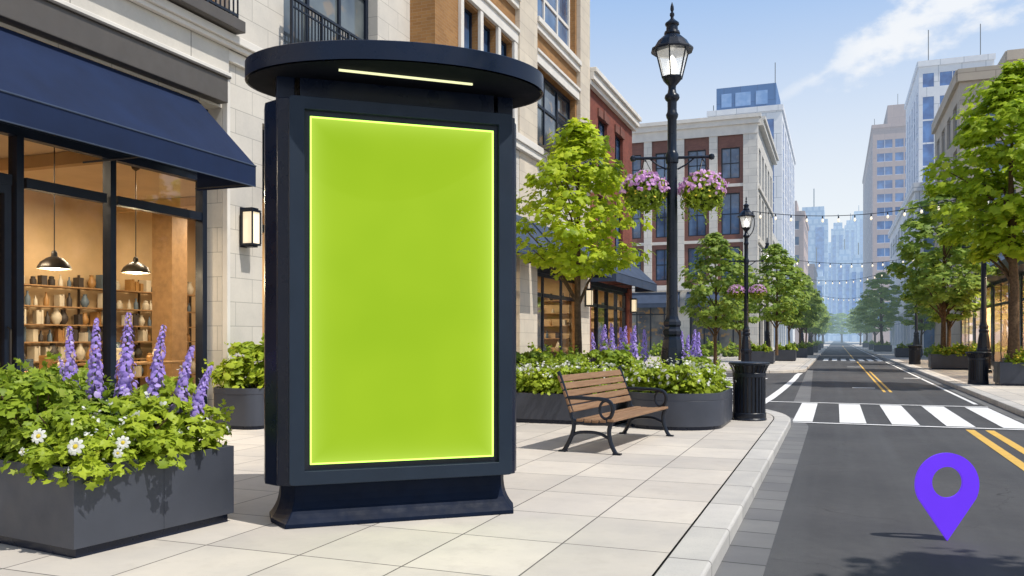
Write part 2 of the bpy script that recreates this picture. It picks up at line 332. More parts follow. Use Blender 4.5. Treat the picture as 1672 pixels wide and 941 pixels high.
# ------------------------------------------------------------------ mesh helpers
class MB:
    def __init__(s): s.v = []; s.f = []
    def add(s, vs, fs):
        b = len(s.v); s.v += [tuple(v) for v in vs]; s.f += [tuple(b + i for i in f) for f in fs]; return s
    def box(s, x0, x1, y0, y1, z0, z1):
        return s.add([(x, y, z) for z in (z0, z1) for y in (y0, y1) for x in (x0, x1)],
                     [(0, 2, 3, 1), (4, 5, 7, 6), (0, 1, 5, 4), (2, 6, 7, 3), (0, 4, 6, 2), (1, 3, 7, 5)])
    def fbox(s, F, u0, u1, n0, n1, z0, z1):
        return s.add([F(u, n, z) for z in (z0, z1) for n in (n0, n1) for u in (u0, u1)],
                     [(0, 2, 3, 1), (4, 5, 7, 6), (0, 1, 5, 4), (2, 6, 7, 3), (0, 4, 6, 2), (1, 3, 7, 5)])
    def quad(s, *p): return s.add(p, [tuple(range(len(p)))])
    def tube(s, pts, r, n=8, caps=True):
        pts = [Vector(p) for p in pts]; m = len(pts); rs = r if isinstance(r, (list, tuple)) else [r] * m
        ref = None; rings = []
        for i, p in enumerate(pts):
            t = (pts[min(i + 1, m - 1)] - pts[max(i - 1, 0)]).normalized()
            if ref is None: ref = Vector((0, 0, 1)) if abs(t.z) < .9 else Vector((1, 0, 0))
            a = (ref - t * ref.dot(t)).normalized(); ref = a; b = t.cross(a)
            rings.append([p + (a * math.cos(2 * PI * k / n) + b * math.sin(2 * PI * k / n)) * rs[i] for k in range(n)])
        vs = [v for ring in rings for v in ring]
        fs = [(i * n + k, i * n + (k + 1) % n, (i + 1) * n + (k + 1) % n, (i + 1) * n + k) for i in range(m - 1) for k in range(n)]
        if caps: fs += [tuple(range(n))[::-1], tuple((m - 1) * n + k for k in range(n))]
        return s.add(vs, fs)
    def lathe(s, prof, c=(0, 0, 0), n=24, caps=True, a0=0.0):
        vs = [(c[0] + r * math.cos(a0 + 2 * PI * k / n), c[1] + r * math.sin(a0 + 2 * PI * k / n), c[2] + z) for r, z in prof for k in range(n)]
        m = len(prof)
        fs = [(i * n + k, i * n + (k + 1) % n, (i + 1) * n + (k + 1) % n, (i + 1) * n + k) for i in range(m - 1) for k in range(n)]
        if caps: fs += [tuple(range(n))[::-1], tuple((m - 1) * n + k for k in range(n))]
        return s.add(vs, fs)
    def prism(s, poly, z0, z1):
        n = len(poly)
        return s.add([(x, y, z) for z in (z0, z1) for x, y in poly],
                     [tuple(range(n))[::-1], tuple(range(n, 2 * n))] + [(k, (k + 1) % n, n + (k + 1) % n, n + k) for k in range(n)])
    def build(s, name, mat, parent=None, smooth=False, bevel=0, loc=None):
        me = bpy.data.meshes.new(name); me.from_pydata(s.v, [], s.f)
        bm = bmesh.new(); bm.from_mesh(me); bmesh.ops.recalc_face_normals(bm, faces=bm.faces); bm.to_mesh(me); bm.free()
        me.materials.append(mat)
        if smooth:
            me.polygons.foreach_set('use_smooth', [True] * len(me.polygons)); me.set_sharp_from_angle(angle=R(38))
        o = bpy.data.objects.new(name, me); COL.objects.link(o)
        if parent: o.parent = parent
        if loc: o.location = loc
        if bevel:
            b = o.modifiers.new('bevel', 'BEVEL'); b.width = bevel; b.segments = 2; b.limit_method = 'ANGLE'; b.angle_limit = R(40)
        return o

def thing(name, label, cat, loc=(0, 0, 0), rz=0.0, group=None):
    o = bpy.data.objects.new(name, None); COL.objects.link(o); o.location = loc; o.rotation_euler = (0, 0, rz)
    o['label'] = label; o['category'] = cat
    if group: o['group'] = group
    return o
def tag(o, label, cat, group=None):
    o['label'] = label; o['category'] = cat
    if group: o['group'] = group
    return o
def structure(o): o['kind'] = 'structure'; return o
def kids(o): return [c for c in COL.objects if c.parent == o]
CH = {}
def children_of(o):
    if o.name not in CH: CH[o.name] = [(c, kids(c)) for c in kids(o)]
    return CH[o.name]
def dup(root, loc, rz=0.0, scale=1.0, label=None, group=None):
    r = root.copy(); COL.objects.link(r); r.location = loc; r.rotation_euler = (0, 0, rz)
    r.scale = scale if isinstance(scale, tuple) else (scale,) * 3
    if label: r['label'] = label
    if group: r['group'] = group
    for c, gs in children_of(root):
        d = c.copy(); COL.objects.link(d); d.parent = r
        for g in gs:
            e = g.copy(); COL.objects.link(e); e.parent = d
    return r

SHAPES = {
    'lobed': [1.0, .60, .95, .52, .80, .50, .55, .50, .80, .52, .95, .60],
    'oval': [1.0, .78, .60, .60, .80, 1.0, .80, .60, .60, .78],
    'petal': [1.0, .92, .85, .9, 1.0, .9, .85, .92],
    'star': [1.0, .42, 1.0, .42, 1.0, .42, 1.0, .42, 1.0, .42, 1.0, .42, 1.0, .42, 1.0, .42],
}
def leaf_mesh(name, C, Nn, S, mat, parent, shape='lobed', cup=.16, loc=None):
    C = np.asarray(C, float); Nn = np.asarray(Nn, float); S = np.asarray(S, float); n = len(C)
    Nn /= np.linalg.norm(Nn, axis=1, keepdims=True) + 1e-9
    rv = rng.normal(size=(n, 3)); T = rv - Nn * (rv * Nn).sum(1, keepdims=True); T /= np.linalg.norm(T, axis=1, keepdims=True) + 1e-9
    B = np.cross(Nn, T); prof = SHAPES[shape]; k = len(prof)
    V = np.zeros((n, k + 1, 3)); V[:, 0] = C + Nn * (cup * S)[:, None]
    for i, r_ in enumerate(prof):
        a = 2 * PI * i / k; jit = rng.uniform(.88, 1.12, n); rr = (r_ * S * jit)[:, None]
        V[:, i + 1] = C + (T * math.cos(a) + B * math.sin(a)) * rr + Nn * (rng.uniform(-.12, .12, n) * S)[:, None]
    base = np.arange(n)[:, None] * (k + 1)
    tri = np.stack([np.stack([np.zeros(k, int), np.arange(1, k + 1), np.roll(np.arange(1, k + 1), -1)], 1)] * n) + base[:, :, None]
    me = bpy.data.meshes.new(name); me.from_pydata(V.reshape(-1, 3).tolist(), [], tri.reshape(-1, 3).tolist())
    me.polygons.foreach_set('use_smooth', [True] * len(me.polygons)); me.materials.append(mat)
    o = bpy.data.objects.new(name, me); COL.objects.link(o)
    if parent: o.parent = parent
    if loc: o.location = loc
    return o

# ------------------------------------------------------------------ ground, road, sidewalks
def sheet(name, poly, z, mat):
    return structure(MB().add([(x, y, z) for x, y in poly], [tuple(range(len(poly)))]).build(name, mat))
sheet('ground', [(-2500, -60), (2500, -60), (2500, 5000), (-2500, 5000)], -.150, M['asphalt'])
sheet('road', [(-30, -40), (30, -40), (30, 900), (-30, 900)], -.134, M['asphalt'])
Zr = -.134
def arc(cx, cy_, rx, ry, a0, a1, n=14): return [(cx + rx * math.cos(R(a0 + (a1 - a0) * i / n)), cy_ + ry * math.sin(R(a0 + (a1 - a0) * i / n))) for i in range(n + 1)]
def straight(x, y0, y1, n): return [(x, y0 + (y1 - y0) * i / n) for i in range(n)]
kerbL = straight(-.78, -30, 16.3, 24) + arc(-4.6, 16.3, 3.82, 4.4, 0, 90, 18) + [(-6.2, 20.7)] + arc(-6.2, 22.0, 1.3, 1.3, 270, 180, 6)[1:] + [(-7.5, 39)] \
    + arc(-6.2, 39.7, 1.3, 1.3, 180, 90, 6) + [(-4.6, 41.0)] + arc(-4.6, 44.2, 3.2, 3.2, -90, 0, 10)[1:] + [(-1.4, 80), (-1.4, 900)]
kerbR = [(3.62, 900), (3.62, -40)]
def offset(path, d):
    out = []; n = len(path)
    for i, p in enumerate(path):
        a = Vector(path[max(i - 1, 0)]); b = Vector(path[min(i + 1, n - 1)]); p = Vector(p)
        t1 = (p - a).normalized() if i else (b - p).normalized(); t2 = (b - p).normalized() if i < n - 1 else t1
        m = Vector((-(t1.y + t2.y), t1.x + t2.x)).normalized(); c = max(.5, m.dot(Vector((-t1.y, t1.x))))
        out.append(tuple(p + m * d / c))
    return out
def strip(name, prof, path, mat):           # prof: (offset, z)
    mb = MB(); rows = [[(x, y, z) for x, y in offset(path, d)] for d, z in prof]; n = len(path)
    mb.add([v for r_ in rows for v in r_], [(j * n + i, j * n + i + 1, (j + 1) * n + i + 1, (j + 1) * n + i) for j in range(len(prof) - 1) for i in range(n - 1)])
    return structure(mb.build(name, mat))
KP = [(0, -.15), (0, -.02), (.006, -.006), (.02, 0.003), (.288, .003), (.295, -.004), (.296, -.06)]
strip('kerb', KP, kerbL, M['kerb']); strip('kerb', KP, kerbR, M['kerb'])
strip('gutter', [(0, -.126), (-.31, -.128), (-.315, -.15)], kerbL[:44], M['gutter'])
strip('gutter', [(0, -.126), (-.26, -.128), (-.265, -.15)], kerbR, M['gutter'])
sheet('sidewalk', offset(kerbL, .309) + [(-60, 900), (-60, -30)], 0, M['paving'])
sheet('sidewalk', [(3.929, -40), (60, -40), (60, 900), (3.929, 900)], 0, M['paving'])
def mark(name, x0, x1, y0, y1, mat='white_paint', z=.005):
    return structure(MB().quad((x0, y0, Zr + z), (x1, y0, Zr + z), (x1, y1, Zr + z), (x0, y1, Zr + z)).build(name, M[mat]))
mb = MB()
for i in range(6):
    x = -.86 + i * .925 + (.06 if i == 0 else 0); mb.quad((x, 17.5, Zr + .01), (x + (.37 if i == 0 else .48), 17.5, Zr + .01), (x + (.37 if i == 0 else .48), 22.5, Zr + .01), (x, 22.5, Zr + .01))
structure(mb.build('crosswalk_stripes', M['white_paint']))
mark('crosswalk_line', -.78, 3.36, 17.22, 17.36, z=.012); mark('crosswalk_line', -3.6, 3.36, 22.62, 22.78, z=.012)
mark('centre_line', 2.16, 2.30, -10, 17.0, 'yellow_paint'); mark('centre_line', 2.47, 2.61, -10, 17.0, 'yellow_paint')
mark('centre_line', 1.34, 1.42, 28, 64, 'yellow_paint'); mark('centre_line', 1.52, 1.60, 28, 46, 'yellow_paint'); mark('centre_line', 1.26, 1.36, 73.5, 200, 'yellow_paint')
mark('lane_edge_line', 3.18, 3.28, 23.6, 64); mark('lane_edge_line', 3.18, 3.28, 74, 300)
mb = MB()
for i in range(7): mb.quad((-.9 + i * .62, 66, Zr + .008), (-.9 + i * .62 + .36, 66, Zr + .008), (-.9 + i * .62 + .36, 72.5, Zr + .008), (-.9 + i * .62, 72.5, Zr + .008))
structure(mb.build('crosswalk_stripes', M['white_paint']))
mb = MB()
for i in range(7): mb.quad((-5.6, 25.2 + i * 1.7, Zr + .008), (-2.6, 25.2 + i * 1.7, Zr + .008), (-2.6, 25.9 + i * 1.7, Zr + .008), (-5.6, 25.9 + i * 1.7, Zr + .008))
structure(mb.build('crosswalk_stripes', M['white_paint']))
cl_ = [(-1.75, 21.6), (-1.66, 24.0), (-1.60, 28), (-1.56, 33), (-1.56, 36.5), (-1.60, 39.4), (-1.55, 41.6)]
mb = MB(); o1, o2 = offset(cl_, .11), offset(cl_, -.11)
mb.add([(x, y, Zr + .014) for x, y in o1 + o2], [(i, i + 1, 8 + i, 7 + i) for i in range(6)]); structure(mb.build('turning_line', M['white_paint']))
for (x, y) in ((.6, 52), (2.6, 38), (.5, 30)): mark('lane_dash', x, x + .7, y, y + .35)
mb = MB()      # pale concrete lane joint carried on from the gutter, over the mouth of the side street
mb.quad((-1.02, 22.9, Zr + .005), (-.62, 22.9, Zr + .005), (-1.1, 46, Zr + .005), (-1.38, 46, Zr + .005)); structure(mb.build('concrete_channel', M['gutter']))

# ------------------------------------------------------------------ building helpers
class Fr:
    """a wall plane: u along the wall, n outwards, z up"""
    def __init__(s, O, U, Nn): s.O, s.U, s.N = Vector((*O, 0)), Vector((*U, 0)), Vector((*Nn, 0))
    def __call__(s, u, n, z):
        p = s.O + s.U * u + s.N * n; return (p.x, p.y, z)
def wall_grid(mb, F, u0, u1, z0, z1, holes, depth=.25, n=0.0):
    us = sorted({u0, u1, *[h[0] for h in holes], *[h[1] for h in holes]}); zs = sorted({z0, z1, *[h[2] for h in holes], *[h[3] for h in holes]})
    us = [u for u in us if u0 <= u <= u1]; zs = [z for z in zs if z0 <= z <= z1]
    for a, b in zip(us, us[1:]):
        for c, d in zip(zs, zs[1:]):
            mu, mz = (a + b) / 2, (c + d) / 2
            if any(h[0] < mu < h[1] and h[2] < mz < h[3] for h in holes): continue
            mb.quad(F(a, n, c), F(b, n, c), F(b, n, d), F(a, n, d))
    for a, b, c, d in holes:
        for p, q in (((a, c), (b, c)), ((b, c), (b, d)), ((b, d), (a, d)), ((a, d), (a, c))):
            mb.quad(F(p[0], n, p[1]), F(q[0], n, q[1]), F(q[0], n - depth, q[1]), F(p[0], n - depth, p[1]))
    return mb
def shell(mb, F, u0, u1, z1, deep):       # ends, roof and back of a building
    mb.quad(F(u0, 0, 0), F(u0, 0, z1), F(u0, -deep, z1), F(u0, -deep, 0)); mb.quad(F(u1, 0, 0), F(u1, 0, z1), F(u1, -deep, z1), F(u1, -deep, 0))
    mb.quad(F(u0, 0, z1), F(u1, 0, z1), F(u1, -deep, z1), F(u0, -deep, z1)); mb.quad(F(u0, -deep, 0), F(u1, -deep, 0), F(u1, -deep, z1), F(u0, -deep, z1))
    return mb
def window(root, F, h, cols=2, rows=(.5,), n=-.16, fw=.07, frame='navy_frame', glass='pane_near', sill=None, name='window'):
    u0, u1, z0, z1 = h; mb = MB()
    mb.fbox(F, u0, u0 + fw, n - .05, n + .05, z0, z1).fbox(F, u1 - fw, u1, n - .05, n + .05, z0, z1)
    mb.fbox(F, u0 + fw, u1 - fw, n - .05, n + .05, z0, z0 + fw).fbox(F, u0 + fw, u1 - fw, n - .05, n + .05, z1 - fw, z1)
    for i in range(1, cols):
        u = u0 + (u1 - u0) * i / cols; mb.fbox(F, u - fw * .4, u + fw * .4, n - .04, n + .04, z0 + fw, z1 - fw)
    for r_ in rows:
        z = z0 + (z1 - z0) * r_; mb.fbox(F, u0 + fw, u1 - fw, n - .035, n + .035, z - fw * .4, z + fw * .4)
    f = mb.build(name, M[frame], root)
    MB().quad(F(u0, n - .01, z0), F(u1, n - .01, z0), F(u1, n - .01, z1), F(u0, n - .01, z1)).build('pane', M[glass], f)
    if sill: MB().fbox(F, u0 - .08, u1 + .08, 0.003, .12, z0 - .14, z0).build('sill', M[sill], f, bevel=.01)
    return f
def storefront(root, F, u0, u1, z0, z1, cuts, transom, n=-.4, fw=.11, doors=(), glass='glass', th=1.0):
    mb = MB(); mb.fbox(F, u0, u1, n - .07 * th, n + .07 * th, z1 - .12, z1).fbox(F, u0, u1, n - .07 * th, n + .07 * th, z0, z0 + .14)
    edges = [u0] + list(cuts) + [u1]
    for i, u in enumerate(edges):
        a, b = (u, u + fw) if i == 0 else ((u - fw, u) if i == len(edges) - 1 else (u - fw / 2, u + fw / 2))
        mb.fbox(F, a, b, n - .08 * th, n + .08 * th, z0 + .14, z1 - .12)
    for a, b in zip(edges, edges[1:]): mb.fbox(F, a + fw, b - fw, n - .065 * th, n + .065 * th, transom - .07, transom + .07)
    fr = mb.build('storefront_frame', M['navy_frame'], root)
    for i, (a, b) in enumerate(zip(edges, edges[1:])):
        MB().quad(F(a, n, z0 + .1), F(b, n, z0 + .1), F(b, n, transom), F(a, n, transom)).build('pane', M[glass], fr)
        MB().quad(F(a, n, transom), F(b, n, transom), F(b, n, z1 - .05), F(a, n, z1 - .05)).build('transom_pane', M[glass], fr)
        if i in doors:
            d = MB(); d.fbox(F, a + fw, a + fw + .1, n - .05, n + .05, z0 + .14, transom - .07).fbox(F, b - fw - .1, b - fw, n - .05, n + .05, z0 + .14, transom - .07)
            d.fbox(F, a + fw + .1, b - fw - .1, n - .05, n + .05, transom - .19, transom - .07).fbox(F, a + fw + .1, b - fw - .1, n - .05, n + .05, z0 + .14, z0 + .38)
            dd = d.build('door', M['navy_frame'], root)
            MB().tube([F(b - fw - .06, n + .06, 1.05), F(b - fw - .06, n + .11, 1.08), F(b - fw - .06, n + .11, 1.62), F(b - fw - .06, n + .06, 1.65)], .014, 8).build('handle', M['pendant'], dd, True)
    return fr
def awning(root, F, u0, u1, ztop, zbot, proj, val, mat):
    mb = MB(); t = .03
    mb.add([F(u0, 0.01, ztop), F(u1, 0.01, ztop), F(u1, proj, zbot), F(u0, proj, zbot), F(u0, 0.01, ztop - t), F(u1, 0.01, ztop - t), F(u1, proj - t, zbot - t), F(u0, proj - t, zbot - t)],
           [(0, 1, 2, 3), (4, 7, 6, 5)])
    mb.add([F(u0, proj, zbot), F(u1, proj, zbot), F(u1, proj, zbot - val), F(u0, proj, zbot - val), F(u0, proj - t, zbot - t), F(u1, proj - t, zbot - t), F(u1, proj - t, zbot - val), F(u0, proj - t, zbot - val)],
           [(0, 1, 2, 3), (4, 7, 6, 5), (3, 2, 6, 7)])
    for u in (u0, u1):
        mb.quad(F(u, 0.01, ztop), F(u, proj, zbot), F(u, proj, zbot - val), F(u, 0.01, zbot - val))
    a = mb.build('awning', mat, root)
    tb = MB(); tb.tube([F(u0, proj + .004, zbot), F(u1, proj + .004, zbot)], .012, 6).tube([F(u0, proj - .01, zbot - val), F(u1, proj - .01, zbot - val)], .012, 6)
    tb.build('piping', M['awning_far'], a, True)
    k = max(2, int((u1 - u0) / 2.2))
    for i in range(k + 1):
        u = u0 + .05 + (u1 - u0 - .1) * i / k; rb = MB().tube([F(u, .03, ztop - .06), F(u, proj - .05, zbot - .05)], .014, 6).tube([F(u, .02, zbot - val + .03), F(u, proj - .05, zbot - val + .03)], .014, 6)
        rb.build('awning_rib', M['navy_frame'], a)
    return a
def railing(root, F, u0, u1, z0, h, n, posts=.11):
    mb = MB(); mb.fbox(F, u0, u1, n - .025, n + .025, z0 + h - .05, z0 + h).fbox(F, u0, u1, n - .02, n + .02, z0 + .06, z0 + .10).fbox(F, u0, u1, n - .015, n + .015, z0 + h - .2, z0 + h - .17)
    k = int((u1 - u0) / posts)
    for i in range(k + 1):
        u = u0 + (u1 - u0) * i / k; t = .024 if i % 9 == 0 else .011; mb.fbox(F, u - t, u + t, n - t, n + t, z0, z0 + h - .05)
    return mb.build('railing', M['black_iron'], root)
def area(name, loc, sx, sy, watts, col=(1, .82, .58)):
    l = bpy.data.lights.new(name, 'AREA'); l.shape = 'RECTANGLE'; l.size = sx; l.size_y = sy; l.energy = watts; l.color = col
    o = bpy.data.objects.new(name, l); COL.objects.link(o); o.location = loc; return o
def room(root, x0, x1, y0, y1, h):        # x0 street side, x1 back
    a, b = min(x0, x1), max(x0, x1)
    mb = MB(); mb.quad((x1, y0, 0), (x1, y1, 0), (x1, y1, h), (x1, y0, h)); mb.quad((a, y0, 0), (b, y0, 0), (b, y0, h), (a, y0, h)); mb.quad((a, y1, 0), (b, y1, 0), (b, y1, h), (a, y1, h))
    mb.build('interior_wall', M['shop_wall'], root)
    MB().quad((a, y0, h), (b, y0, h), (b, y1, h), (a, y1, h)).build('interior_ceiling', M['shop_ceiling'], root)
    MB().quad((a, y0, .012), (b, y0, .012), (b, y1, .012), (a, y1, .012)).build('interior_floor', M['shop_floor'], root)

# ---- goods on the shop shelves
def proto_goods():
    P = {}
    b = MB().lathe([(.05, 0), (.052, .02), (.05, .15), (.02, .2), (.018, .26), (.022, .27)], n=10)
    P['bottle'] = b; P['box'] = MB().box(-.09, .09, -.07, .07, 0, .24).box(-.094, .094, -.074, .074, .2, .215)
    P['jar'] = MB().lathe([(.06, 0), (.075, .03), (.075, .13), (.05, .16), (.055, .17), (.055, .2), (.01, .215)], n=12)
    P['book'] = MB().box(-.025, .025, -.09, .09, 0, .28).box(.027, .07, -.085, .085, 0, .25).box(.073, .11, -.09, .09, 0, .29)
    P['vase'] = MB().lathe([(.05, 0), (.1, .08), (.11, .16), (.06, .26), (.045, .3), (.06, .34)], n=14)
    return P
GOODS = {}
_P = proto_goods()
def good(kind, matk, loc, where):
    key = (kind, matk)
    word = {'cream_ware': 'cream', 'blue_ware': 'slate blue', 'dark_ware': 'dark', 'amber_ware': 'amber'}[matk]
    lab = f"{word} {'stack of books' if kind == 'book' else kind} on a lit {'' if 'table' in where else 'shelf '}{where}"
    if key not in GOODS:
        o = _P[kind].build('books' if kind == 'book' else kind, M[matk], smooth=kind not in ('box', 'book')); GOODS[key] = o
    else:
        o = GOODS[key].copy(); COL.objects.link(o)
    o.location = loc; o.rotation_euler = (0, 0, random.uniform(-.3, .3) + (PI / 2 if kind == 'book' else 0)); s_ = random.uniform(.8, 1.25); o.scale = (s_,) * 3
    tag(o, lab, {'book': 'books'}.get(kind, kind), f'{word} goods {where}')
    return o
def shelf_unit(x, y, ln, rz, levels, where, fill=.8, label=None, dens=.42):
    """wall shelves: run along local +y from (x, y), facing local +x"""
    t = thing('shelf_unit', label or f'wooden wall shelf unit {where}', 'shelf', (x, y, .012), rz); c_, s_ = math.cos(rz), math.sin(rz)
    bd = MB(); up = MB()
    for z in levels: bd.box(-.17, .17, 0.02, ln - .02, z - .03, z)
    k = max(1, int(ln / 1.6))
    for i in range(k + 1): q = ln * i / k; up.box(-.172, -.12, q - .015, q + .015, 0, levels[-1] + .3).box(-.12, .12, q - .01, q + .01, levels[0] - .05, levels[0] - .02)
    bd.build('board', M['shelf_wood'], t); up.build('upright', M['dark_shop'], t)
    for z in levels:
        q = .2
        while q < ln - .15:
            if random.random() < fill:
                fx = random.uniform(-.06, .08)
                good(random.choice(['bottle', 'box', 'jar', 'book', 'vase', 'bottle', 'book']), random.choice(['cream_ware', 'cream_ware', 'blue_ware', 'dark_ware', 'amber_ware']), (x + fx * c_ - q * s_, y + fx * s_ + q * c_, z + .012), where)
            q += random.uniform(.5, 1.3) * dens
    return t
def display_table(x, y, sx, sy, h, where, label):
    t = thing('display_table', label, 'table', (x, y, .012))
    MB().box(-sx / 2, sx / 2, -sy / 2, sy / 2, h - .05, h).build('tabletop', M['shelf_wood'], t, bevel=.006)
    for a in (-1, 1):
        for b in (-1, 1): MB().box(a * (sx / 2 - .06) - .03, a * (sx / 2 - .06) + .03, b * (sy / 2 - .06) - .03, b * (sy / 2 - .06) + .03, 0, h - .052).build('leg', M['dark_shop'], t)
    q = -sy / 2 + .15
    while q < sy / 2 - .1:
        good(random.choice(['bottle', 'box', 'jar', 'vase']), random.choice(['cream_ware', 'blue_ware', 'amber_ware']), (x + random.uniform(-.2, .2), y + q, h + .012), where); q += random.uniform(.2, .4)
    return t

def pendant(loc, drop, label, watts=160, group='pendant lamps in the corner shop'):
    t = thing('pendant_lamp', label, 'pendant lamp', loc, 0, group)     # loc: rim of the shade
    MB().lathe([(.26, 0), (.255, .03), (.21, .11), (.12, .18), (.05, .21), (.045, .27), (.03, .30), (.012, .31)], n=28, caps=False).build('shade', M['pendant'], t, True)
    MB().lathe([(.245, .012), (.20, .09), (.11, .165), (.04, .19)], n=28).build('shade_lining', M['shade_inner'], t, True)
    MB().lathe([(.015, .16), (.045, .08), (.05, .04), (.03, .0), (.005, -.02)], n=14).build('bulb', M['bulb'], t, True)
    MB().tube([(0, 0, .3), (0, 0, drop - .08)], .009, 8).lathe([(.012, drop - .1), (.07, drop - .06), (.08, drop - .02), (.08, drop)], n=16).build('stem', M['pendant'], t, True)
    if watts:
        l = bpy.data.lights.new('pendant_light', 'POINT'); l.energy = watts; l.color = (1, .78, .48); l.shadow_soft_size = .08
        o = bpy.data.objects.new('pendant_light', l); COL.objects.link(o); o.location = (loc[0], loc[1], loc[2] - .06)
    return t

# ================================================================== LEFT SIDE: corner shop (A)
A = thing('shop_building', 'pale limestone corner shop with a large navy awning over lit windows', 'building', (0, 0, 0))
FA = Fr((-10, 0), (0, 1), (1, 0)); HA = 18.5; A0, A1 = -14.0, 18.9
hA = [(2.6, 11.94, 0, 5.52), (13.05, 18.2, 0, 5.52), (4.4, 12.1, 6.98, 10.7), (13.7, 17.3, 6.98, 10.7), (13.7, 17.3, 12.0, 15.6), (4.4, 12.1, 12.0, 15.6)]
mb = wall_grid(MB(), FA, A0, A1, 0, HA, hA, .52); shell(mb, FA, A0, A1, HA, 14); mb.build('wall', M['limestone'], A)
mb = MB(); mb.fbox(FA, A0, 12.0, .003, .10, 6.12, 6.56); mb.build('fascia', M['smooth_stone'], A)
mb = MB()
mb.fbox(FA, A0, 12.02, .003, .16, 6.03, 6.12).fbox(FA, A0, 18.9, .105, .2, 6.56, 6.64).fbox(FA, A0, 18.9, .003, .26, 6.64, 6.78).fbox(FA, 12.02, 18.9, .003, .09, 6.36, 6.56)
mb.fbox(FA, A0, 18.9, .003, .1, 11.2, 11.5).fbox(FA, A0, 18.9, .003, .2, 11.5, 11.66)
mb.fbox(FA, 11.94, 12.02, .003, .12, 0, 6.03)
mb.build('cornice', M['trim_stone'], A, bevel=.012)
mb = MB(); mb.fbox(FA, 2.0, 11.86, -.35, .20, 5.56, 6.0).fbox(FA, 2.0, 11.9, -.35, .24, 5.98, 6.028); mb.build('shutter_box', M['grey_metal'], A, bevel=.012)
MB().fbox(FA, 4.0, 12.05, -.2, .42, 6.80, 7.0).build('balcony_slab', M['grey_metal'], A, bevel=.01)
MB().fbox(FA, 13.4, 17.5, -.1, .42, 6.80, 6.97).build('balcony_slab', M['grey_metal'], A, bevel=.01)
railing(A, FA, 4.2, 11.95, 7.0, 1.05, .33); railing(A, FA, 13.5, 17.4, 6.97, 1.05, .33)
MB().fbox(FA, 4.4, 12.1, -.5, -.30, 6.98, 10.7).build('brick_infill', M['brown_brick'], A)
window(A, FA, (13.7, 17.3, 6.98, 10.7), 3, (.66,), n=-.3, fw=.11, glass='pane_near'); window(A, FA, (13.7, 17.3, 12.0, 15.6), 3, (.66,), n=-.3, fw=.11)
window(A, FA, (4.4, 12.1, 12.0, 15.6), 5, (.66,), n=-.3, fw=.11)
storefront(A, FA, 2.6, 11.94, 0, 4.36, [4.6, 6.45, 8.3, 9.88], 3.63, doors=(2,))
storefront(A, FA, 13.05, 18.2, 0, 4.36, [14.7, 16.5], 3.63)
MB().fbox(FA, 2.6, 11.94, -.52, -.3, 4.36, 5.54).build('lintel', M['navy_frame'], A); MB().fbox(FA, 13.05, 18.2, -.52, -.3, 4.36, 5.54).build('lintel', M['navy_frame'], A)
awning(A, FA, 2.2, 11.32, 5.50, 4.30, 1.2, .33, M['awning'])
awning(A, FA, 13.2, 18.0, 5.50, 4.30, 1.2, .33, M['awning'])
room(A, -10.53, -16.4, -2, 18.6, 4.75)
MB().box(-15.2, -14.6, 15.7, 16.2, .015, 4.74).build('interior_column', M['shelf_wood'], A)
for y in (6.5, 11, 15.5): MB().box(-16.2, -10.8, y - .09, y + .09, 4.52, 4.74).build('ceiling_beam', M['shop_wall'], A)
area('ceiling_light', (-13.2, 13.4, 4.50), 2.6, .22, 210); area('ceiling_light', (-13.2, 8.6, 4.50), 2.6, .22, 210); area('ceiling_light', (-13.2, 16.8, 4.50), 2.6, .22, 150)
shelf_unit(-16.15, 7.4, 10.8, 0, (.55, 1.0, 1.42, 1.8, 2.2, 2.65), 'by the shop back wall', .92, 'long wooden wall shelves along the back wall of the corner shop', .27)
display_table(-12.6, 10.4, .8, 2.2, .95, 'front table in the shop', 'long wooden display table under the pendant lamps in the corner shop')
display_table(-13.6, 13.6, .8, 2.2, 1.0, 'rear table in the shop', 'second wooden display table deeper in the corner shop')
pendant((-12.0, 10.27, 2.64), 2.1, 'bronze dome pendant lamp in the shop window pane nearer the door'); pendant((-12.3, 12.3, 2.73), 2.02, 'bronze dome pendant lamp in the shop window pane beside the stone pier')
pendant((-13.2, 9.0, 3.25), 1.5, 'smaller bronze pendant lamp hung high behind the shop door', 0)

def sconce(loc, label, rz=0.0):
    t = thing('wall_lantern', label, 'wall lamp', loc, rz, 'wall lanterns on the shop piers')      # local +x away from the wall
    mb = MB(); mb.box(.0, .03, -.09, .09, -.36, .36); mb.box(.03, .13, -.02, .02, .31, .35)
    mb.build('bracket', M['black_iron'], t, bevel=.004)
    f = MB(); f.box(.06, .30, -.12, .12, .27, .31).box(.09, .27, -.09, .09, .31, .345).box(.06, .30, -.12, .12, -.33, -.295).box(.10, .26, -.08, .08, -.36, -.33)
    for x in (.065, .295):
        for y in (-.115, .115): f.box(x - .011, x + .011, y - .011, y + .011, -.295, .27)
    f.build('frame', M['black_iron'], t)
    MB().box(.08, .28, -.10, .10, -.293, .268).build('glass', M['sconce_glass'], t)
    return t
sc0 = sconce((-10, 12.5, 3.5), 'lit black wall lantern on the limestone pier beside the shop awning')

